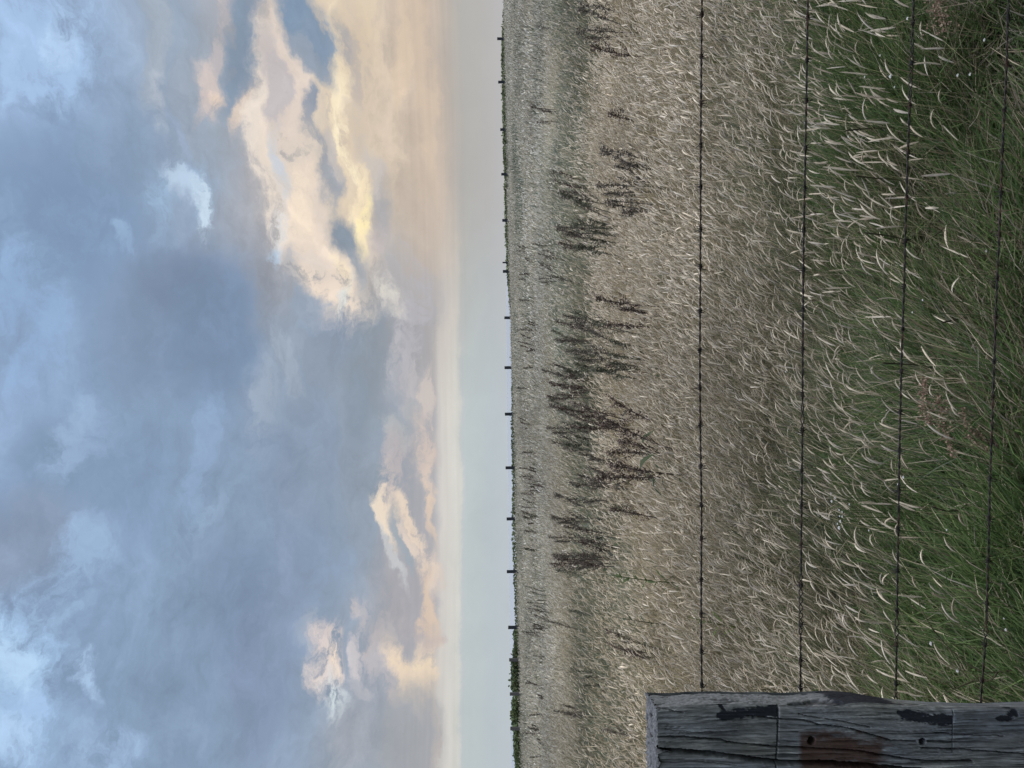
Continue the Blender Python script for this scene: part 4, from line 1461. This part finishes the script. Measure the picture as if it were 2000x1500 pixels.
# tip x, base x, y (photo pixels), shape, tone
DOCKS = [
    (1118, 1206, 22, 'fan', 'dark'), (1046, 1066, 56, 'spike', 'dark'), (1150, 1222, 96, 'spike', 'rust'), (1034, 1072, 221, 'trio', 'rust'), (1184, 1226, 234, 'spike', 'rust'),
    (1160, 1248, 326, 'fan', 'dark'), (1178, 1246, 346, 'broad', 'dark'), (1080, 1128, 364, 'fan', 'rust'), (1096, 1136, 384, 'spike', 'dark'), (1082, 1182, 414, 'fan', 'dark'),
    (1112, 1188, 430, 'spike', 'olive'), (1088, 1186, 446, 'broad', 'olive'), (1082, 1134, 466, 'trio', 'rust'), (1088, 1132, 478, 'spike', 'rust'), (1036, 1066, 472, 'spike', 'olive'),
    (1050, 1074, 496, 'trio', 'dark'), (1050, 1074, 530, 'fan', 'dark'), (1076, 1108, 552, 'spike', 'dark'), (1008, 1024, 488, 'trio', 'dark'), (1010, 1026, 512, 'fan', 'dark'), (1014, 1024, 545, 'trio', 'dark'),
    (1012, 1030, 580, 'spike', 'dark'), (1154, 1242, 610, 'trio', 'rust'), (1080, 1140, 634, 'broad', 'dark'), (1082, 1128, 644, 'trio', 'rust'), (1114, 1192, 656, 'fan', 'dark'), (1116, 1232, 684, 'broad', 'olive'),
    (1076, 1142, 696, 'broad', 'olive'), (1056, 1122, 722, 'trio', 'dark'), (1070, 1128, 742, 'broad', 'rust'), (1068, 1116, 758, 'trio', 'rust'), (1180, 1226, 716, 'spike', 'rust'), (1066, 1098, 776, 'spike', 'rust'),
    (1062, 1140, 812, 'fan', 'dark'), (1072, 1146, 836, 'broad', 'olive'), (1082, 1184, 812, 'trio', 'rust'), (1120, 1208, 832, 'fan', 'rust'), (1076, 1124, 864, 'trio', 'dark'), (1180, 1266, 848, 'leafy', 'rust'),
    (1156, 1288, 888, 'leafy', 'rust'), (1108, 1186, 912, 'broad', 'dark'), (1126, 1180, 932, 'trio', 'dark'), (1012, 1046, 640, 'trio', 'dark'), (1010, 1036, 680, 'trio', 'rust'), (1016, 1042, 690, 'fan', 'dark'),
    (1008, 1026, 752, 'spike', 'dark'), (1012, 1028, 832, 'trio', 'rust'), (1018, 1046, 876, 'spike', 'dark'), (1012, 1034, 908, 'spike', 'dark'), (1016, 1046, 928, 'trio', 'dark'), (1024, 1058, 946, 'fan', 'rust'),
    (1018, 1046, 962, 'trio', 'dark'), (1016, 1038, 984, 'spike', 'dark'), (1020, 1046, 1000, 'fan', 'olive'), (1016, 1036, 1018, 'trio', 'rust'), (1022, 1048, 1030, 'spike', 'dark'), (1022, 1050, 1074, 'trio', 'olive'),
    (1072, 1150, 990, 'fan', 'dark'), (1066, 1150, 1026, 'fan', 'dark'), (1074, 1182, 1044, 'broad', 'dark'), (1072, 1172, 1066, 'broad', 'rust'), (1090, 1162, 1088, 'trio', 'dark'), (1080, 1146, 1106, 'spike', 'olive'),
    (1188, 1264, 996, 'spike', 'rust'), (1026, 1062, 1164, 'fan', 'olive'), (1030, 1064, 1186, 'trio', 'dark'), (1106, 1142, 1188, 'spike', 'olive'), (1038, 1070, 1212, 'fan', 'dark'), (1022, 1056, 1232, 'trio', 'dark'),
    (1030, 1062, 1244, 'spike', 'dark'), (1186, 1232, 1280, 'fan', 'rust'), (1110, 1160, 1312, 'trio', 'olive'), (1080, 1130, 1386, 'trio', 'dark'), (1028, 1058, 1366, 'fan', 'dark'), (1022, 1048, 1430, 'trio', 'dark'),
    (1030, 1052, 1452, 'fan', 'dark'), (1176, 1226, 1440, 'spike', 'dark'), (1024, 1046, 1328, 'spike', 'dark'), (1040, 1062, 1280, 'trio', 'olive'), (1070, 1110, 1226, 'spike', 'dark'),
]
POST_YS = [1423, 1355, 1288, 1226, 1116, 1013, 913, 808, 718, 621, 530, 431, 340, 253, 160, 76]
ORD = ['first', 'second', 'third', 'fourth', 'fifth', 'sixth', 'seventh', 'eighth', 'ninth', 'tenth', 'eleventh', 'twelfth', 'thirteenth', 'fourteenth', 'fifteenth', 'last']
TONE_W = {'rust': 'reddish brown', 'dark': 'dark brown', 'olive': 'olive-brown'}
SHAPE_W = {'broad': 'bushy', 'trio': 'tufted', 'spike': 'slim', 'leafy': 'leafy', 'fan': 'fanned'}


def row_words(xb):
    if xb < 1052:
        return 'by far fence foot'
    if xb < 1112:
        return 'far back'
    if xb < 1160:
        return 'in midfield'
    if xb < 1215:
        return 'in nearer midfield'
    return 'nearest the camera'


used_labels = {}


def weed_label(head, xb, py):
    k = int(np.argmin([abs(p - py) for p in POST_YS]))
    off = py - POST_YS[k]
    side = 'under' if abs(off) <= 9 else ('right of' if off < 0 else 'left of')
    which = 'last far post at right' if k == 15 else ORD[k] + ' far post from left'
    lab = f'{head} {row_words(xb)}, {side} {which}'
    if lab in used_labels:
        j = 2
        for extra in ('shorter', 'other', 'thinner', 'smaller'):
            l2 = f'{extra} {lab}'
            if l2 not in used_labels:
                lab = l2
                break
    used_labels[lab] = 1
    return lab


def plant_at(xt, xb, py, canopy=0.42):
    """distance and height of a plant whose tip and visible foot are at these pixels"""
    hor = 1000 - 11.5 + 0.011 * (py - 750)
    d = 12.0
    for _ in range(30):
        x_ = at_depth(xb, py, d).x
        zc = float(ground_z(x_, d)) + canopy
        dn = (EYE - zc) * FPX / max(xb - hor, 3.0)
        d = 0.5 * d + 0.5 * min(max(dn, 2.5), float(fence_y(x_)) - 1.5)
    tip = at_depth(xt, py, d)
    g = float(ground_z(tip.x, d))
    return tip.x, d, g, tip.z - g


protos = {}
for (xt, xb, py, shape, tone) in DOCKS:
    x_, d, g, h = plant_at(xt, xb + 6, py)
    far = d > 22
    h = min(max(h, 0.62), 1.25)
    key = (shape, tone, far)
    if key not in protos:
        protos[key] = build_dock(shape, tone, far)
        o = protos[key]
    else:
        o = copy_tree(protos[key])
    sx = random.uniform(0.8, 1.15)
    o.location = (x_ - h * 0.14, d, g)
    o.rotation_euler = (0, 0, random.uniform(-0.35, 0.35))
    o.scale = (sx, sx, h)
    tag(o, weed_label(f'{SHAPE_W[shape]} {TONE_W[tone]} dock', xb, py), 'dock plant', 'dock plants scattered in the field')

# ------------------------------------------------------------------ a green thistle-like weed and thin green weeds in the straw
def build_green_weed(name, h, nleaf, col_, lean):
    root = empty(name, (0, 0, 0))
    stem = smooth_path([(0, 0, -0.05), (lean * 0.3, 0.01, h * 0.4), (lean * 0.7, -0.01, h * 0.75), (lean, 0, h)], 12)
    G = Geo()
    v, q, t = sweep(stem, np.linspace(0.006, 0.002, 12), 5)
    G.add(v, col_, q, t)
    G.build('stem', M_GRASS, root)
    for k in range(nleaf):
        u = 0.3 + 0.68 * k / nleaf
        Gl = Geo()
        big_leaf(Gl, stem[int(u * 11)], k * 2.4, random.uniform(0.09, 0.15) * (1.25 - 0.6 * u), 0.012, random.uniform(-0.2, 0.4), np.array(col_) * random.uniform(0.8, 1.3))
        Gl.build('leaf', M_GRASS, root)
    return root


for (xt, xb, py, n, h0, cc, lab) in [
    (1188, 1290, 1128, 22, None, (0.060, 0.085, 0.026), 'leafy green thistle-like weed standing in straw, below the fifth far post from left'),
    (1204, 1262, 1210, 7, None, (0.050, 0.062, 0.034), 'thin branching green weed in straw, just right of the near post top'),
    (1346, 1372, 1212, 9, None, (0.075, 0.110, 0.025), 'small bright green sprig right at the topmost wire, near its left part'),
]:
    x_, d, g, h = plant_at(xt, xb, py)
    o = build_green_weed('weed', min(max(h, 0.3), 1.1), n, cc, 0.10)
    o.location = (x_ - 0.08, d, g)
    tag(o, lab, 'weed', 'green weeds in the straw')

# ------------------------------------------------------------------ dark bare stalks crossing the near grass
STALKS = [
    ([(2015, 1307), (1965, 1311), (1932, 1314), (1905, 1305), (1880, 1290), (1850, 1262), (1820, 1226), (1800, 1190), (1790, 1160)], 2.30, 0.0030, 'long bare stalk rising from the lowest wire near the post, curving right'),
    ([(1948, 1313), (1938, 1326), (1915, 1331), (1893, 1325), (1880, 1317)], 2.30, 0.0026, 'short hooked dark stalk crossing the lowest wire beside the post'),
    ([(2010, 1286), (1978, 1272), (1952, 1256), (1930, 1232), (1905, 1208)], 2.28, 0.0026, 'dark curved stalk in the bottom corner, right of the hooked one'),
    ([(1905, 1328), (1872, 1342), (1846, 1354), (1828, 1366)], 2.36, 0.0026, 'slanting dark stalk low between third and lowest wires, touching the post edge'),
    ([(1862, 432), (1830, 456), (1806, 474), (1780, 514)], 2.50, 0.0030, 'dark slanting stalk by the third wire, right part of the view'),
    ([(1724, 709), (1760, 711), (1800, 714), (1822, 720)], 2.55, 0.0030, 'dark upright stalk crossing behind the third wire at mid-fence'),
    ([(1652, 255), (1700, 251), (1762, 249)], 2.75, 0.0030, 'dark upright stalk left of the third wire, far right end'),
    ([(1672, 344), (1720, 349), (1772, 351)], 2.70, 0.0030, 'dark thin upright stalk touching the third wire, right third'),
    ([(1820, 990), (1850, 998), (1876, 994), (1892, 976), (1880, 960), (1850, 952)], 2.50, 0.0022, 'dark hooped stalk just above the lowest wire, left of the panicles'),
    ([(1690, 455), (1730, 460), (1760, 466), (1790, 476)], 2.60, 0.0028, 'dark brown stalk meeting the third wire beside a pale tuft'),
    ([(1840, 630), (1880, 622), (1915, 618), (1945, 624)], 2.40, 0.0026, 'dark stalk lying toward the lowest wire at mid-fence'),
]
for pts, d, r, lab in STALKS:
    p = [at_depth(a, b, d + 0.02 * i_) for i_, (a, b) in enumerate(pts)]
    path = smooth_path(p, 26)
    org = path[0].copy()
    G = Geo()
    v, q, t = sweep(path - org, np.linspace(r, r * 0.55, 26), 5)
    s_ = np.repeat(np.linspace(0, 1, 26), 5)[:, None]
    G.add(v, np.array([0.035, 0.030, 0.020]) * (1 - s_) + np.array([0.075, 0.080, 0.040]) * s_, q, t)
    # a few short side shoots
    for _ in range(3):
        k = random.randrange(6, 22)
        e = path[k] - org + np.array([random.uniform(-.01, .05), random.uniform(-.02, .02), random.uniform(0.01, .05)])
        v, q, t = sweep(np.array([path[k] - org, (path[k] - org + e) / 2 + 0.004, e]), [r * 0.5, r * 0.4, r * 0.2], 4)
        G.add(v, (0.05, 0.045, 0.026), q, t)
    o = G.build('bare_stalk', M_DOCK, loc=tuple(org))
    tag(o, lab, 'stalk', 'dark bare stalks in the near grass')

# ------------------------------------------------------------------ loose pinkish panicles by the lowest wire
PANS = [
    ([(1815, 826), (1806, 800), (1803, 770), (1808, 738)], 0.017, 260, 'pinkish tan seed panicle between third and lowest wires, highest of its group'),
    ([(1852, 866), (1842, 830), (1838, 800), (1830, 772)], 0.020, 300, 'pinkish tan seed panicle second from the left of its group'),
    ([(1898, 862), (1890, 836), (1884, 812), (1880, 796)], 0.015, 150, 'small faint pink seed panicle just left of the lowest wire'),
    ([(1944, 884), (1930, 872), (1918, 856), (1906, 842)], 0.026, 280, 'fluffy tan seed panicle touching the lowest wire'),
    ([(1862, 892), (1860, 884), (1858, 876), (1856, 870)], 0.012, 60, 'tiny reddish seed tuft left of the fluffy panicle'),
    ([(1842, 60), (1838, 40), (1832, 20), (1826, 0)], 0.035, 260, 'brownish dead seed tangle between third and lowest wires at far right'),
]
for pts, rad, n, lab in PANS:
    d = 2.38
    p = np.array([tuple(at_depth(a, b, d)) for a, b in pts])
    path = smooth_path(p, 20)
    org = path[0].copy()
    root = empty('seed_panicle', tuple(org))
    G = Geo()
    foot = np.array([path[0][0] - 0.05, path[0][1], float(ground_z(path[0][0], d))])
    v, q, t = sweep(np.vstack([[foot], path]) - org, 0.0011, 4)
    G.add(v, (0.16, 0.12, 0.08), q, t)
    G.build('stem', M_DOCK, root)
    u = rng.random(n)
    k = (u * 19).astype(int)
    env = rad * (0.35 + 0.9 * np.sin(np.pi * np.clip(u * 0.9 + 0.08, 0, 1)))
    c = path[k] - org + rng.normal(0, 1, (n, 3)) * env[:, None] * 0.55
    Gq = Geo()
    seed_quads(Gq, c, 0.0036, [(0.21, 0.145, 0.105), (0.17, 0.11, 0.085), (0.26, 0.19, 0.14), (0.20, 0.14, 0.105)])
    for _ in range(30):
        i_ = random.randrange(n)
        v, q, t = sweep(np.array([path[k[i_]] - org, c[i_]]), 0.0006, 3)
        Gq.add(v, (0.20, 0.15, 0.11), q, t)
    Gq.build('seed_head', M_HEAD, root, smooth=False)
    tag(root, lab, 'grass panicle', 'loose seed panicles by the lowest wire')

# ------------------------------------------------------------------ little white flowers
M_PETAL = tint_material('white_petal', 0.3, 0.8, 0.1)
FLOWERS = [(1624, 965, 2), (1632, 972, 1), (1626, 979, 2), (1640, 996, 1), (1646, 1000, 1), (1641, 1008, 1), (1646, 1009, 1), (1643, 1018, 2), (1637, 1023, 1), (1641, 1031, 3), (1660, 985, 1), (1698, 1036, 1),
           (1741, 149, 3), (1748, 170, 1), (1774, 36, 2), (1720, 108, 1), (1924, 78, 2), (1872, 147, 2), (1896, 145, 2), (1658, 267, 1), (1820, 1257, 3), (1872, 1310, 3), (1966, 1230, 2), (1930, 1182, 1),
           (1962, 1208, 1), (1803, 586, 1), (1928, 490, 2), (1783, 610, 1), (1756, 946, 2), (1766, 932, 2), (1690, 150, 1), (1850, 1035, 1), (1630, 912, 2), (1536, 726, 1), (1466, 832, 1)]
clusters = [
    (lambda a, b: 1615 < a < 1665 and 955 < b < 1040, 'one of the tiny white flowers in the cluster just below the second wire'),
    (lambda a, b: b < 120, None), (lambda a, b: True, None)]
names_fl = {
    (1698, 1036): 'tiny white flower between second and third wires, left of the cluster', (1741, 149): 'larger white flower left of the third wire, right end of view', (1748, 170): 'small white bud beside the larger white flower',
    (1774, 36): 'white flower beside the third wire, top right corner', (1720, 108): 'tiny white flower above the third wire, right end', (1924, 78): 'white flower pair close to the lowest wire, right end',
    (1872, 147): 'white flower halfway between the lower wires, right end', (1896, 145): 'white flower just above the lowest wire, right end', (1658, 267): 'tiny white flower beside a dark upright stalk',
    (1820, 1257): 'bright white flower between the lower two wires near the post', (1872, 1310): 'bright white flower by the hooked stalk near the post', (1966, 1230): 'white flower under the lowest wire near the post',
    (1930, 1182): 'tiny white flower on the lowest wire line, left part', (1962, 1208): 'tiny white bud under the lowest wire', (1803, 586): 'tiny white flower left of mid-fence, lower wires',
    (1928, 490): 'small white flower just above the lowest wire, right of middle', (1783, 610): 'tiny white flower touching the third wire near the middle', (1756, 946): 'white flower touching the third wire, upper one of two',
    (1766, 932): 'white flower touching the third wire, lower one of two', (1690, 150): 'tiny white flower high above the third wire, right end', (1850, 1035): 'tiny white flower near the hooped stalk',
    (1630, 912): 'tiny white flower right of the white cluster', (1536, 726): 'lone white speck flower above the second wire at mid-fence', (1466, 832): 'lone white speck flower in the straw between upper wires'}
for (px, py, s) in FLOWERS:
    hor = 1000 - 11.5 + 0.011 * (py - 750)
    d = (EYE - 0.40) * FPX / (px - hor)
    d = max(d, 2.3)
    p = at_depth(px, py, d)
    root = empty('white_flower', tuple(p))
    G = Geo()
    r = (0.0016 + 0.0013 * s) * (d / 2.4)
    for ring, (k_, tilt) in enumerate(((7, 0.5), (6, 1.05))):
        for k in range(k_):
            a = k * 2 * math.pi / k_ + ring * 0.4
            o_ = np.array([math.cos(a), math.sin(a), 0.0])
            s_ = np.array([-math.sin(a), math.cos(a), 0.0])
            up = np.array([0, 0, 1.0])
            e = o_ * math.cos(tilt) + up * math.sin(tilt)
            G.add([(0, 0, 0), e * r * 0.9 + s_ * r * 0.42, e * r * 1.5, e * r * 0.9 - s_ * r * 0.42], (0.55, 0.55, 0.53), [(0, 1, 2, 3)])
    G.build('petals', M_PETAL, root, smooth=False)
    Gs = Geo()
    g = float(ground_z(p.x, d)) - p.z
    v, q, t = sweep(smooth_path([(0, 0, 0), (-0.01, 0.005, g * 0.5), (-0.03, 0.01, g)], 8), 0.0012, 4)
    Gs.add(v, (0.06, 0.09, 0.03), q, t)
    Gs.build('stem', M_GRASS, root)
    lab = names_fl.get((px, py), 'one of the tiny white flowers in the cluster just below the second wire')
    tag(root, lab, 'flower', 'cluster of tiny white flowers' if (px, py) not in names_fl else 'scattered white flowers')
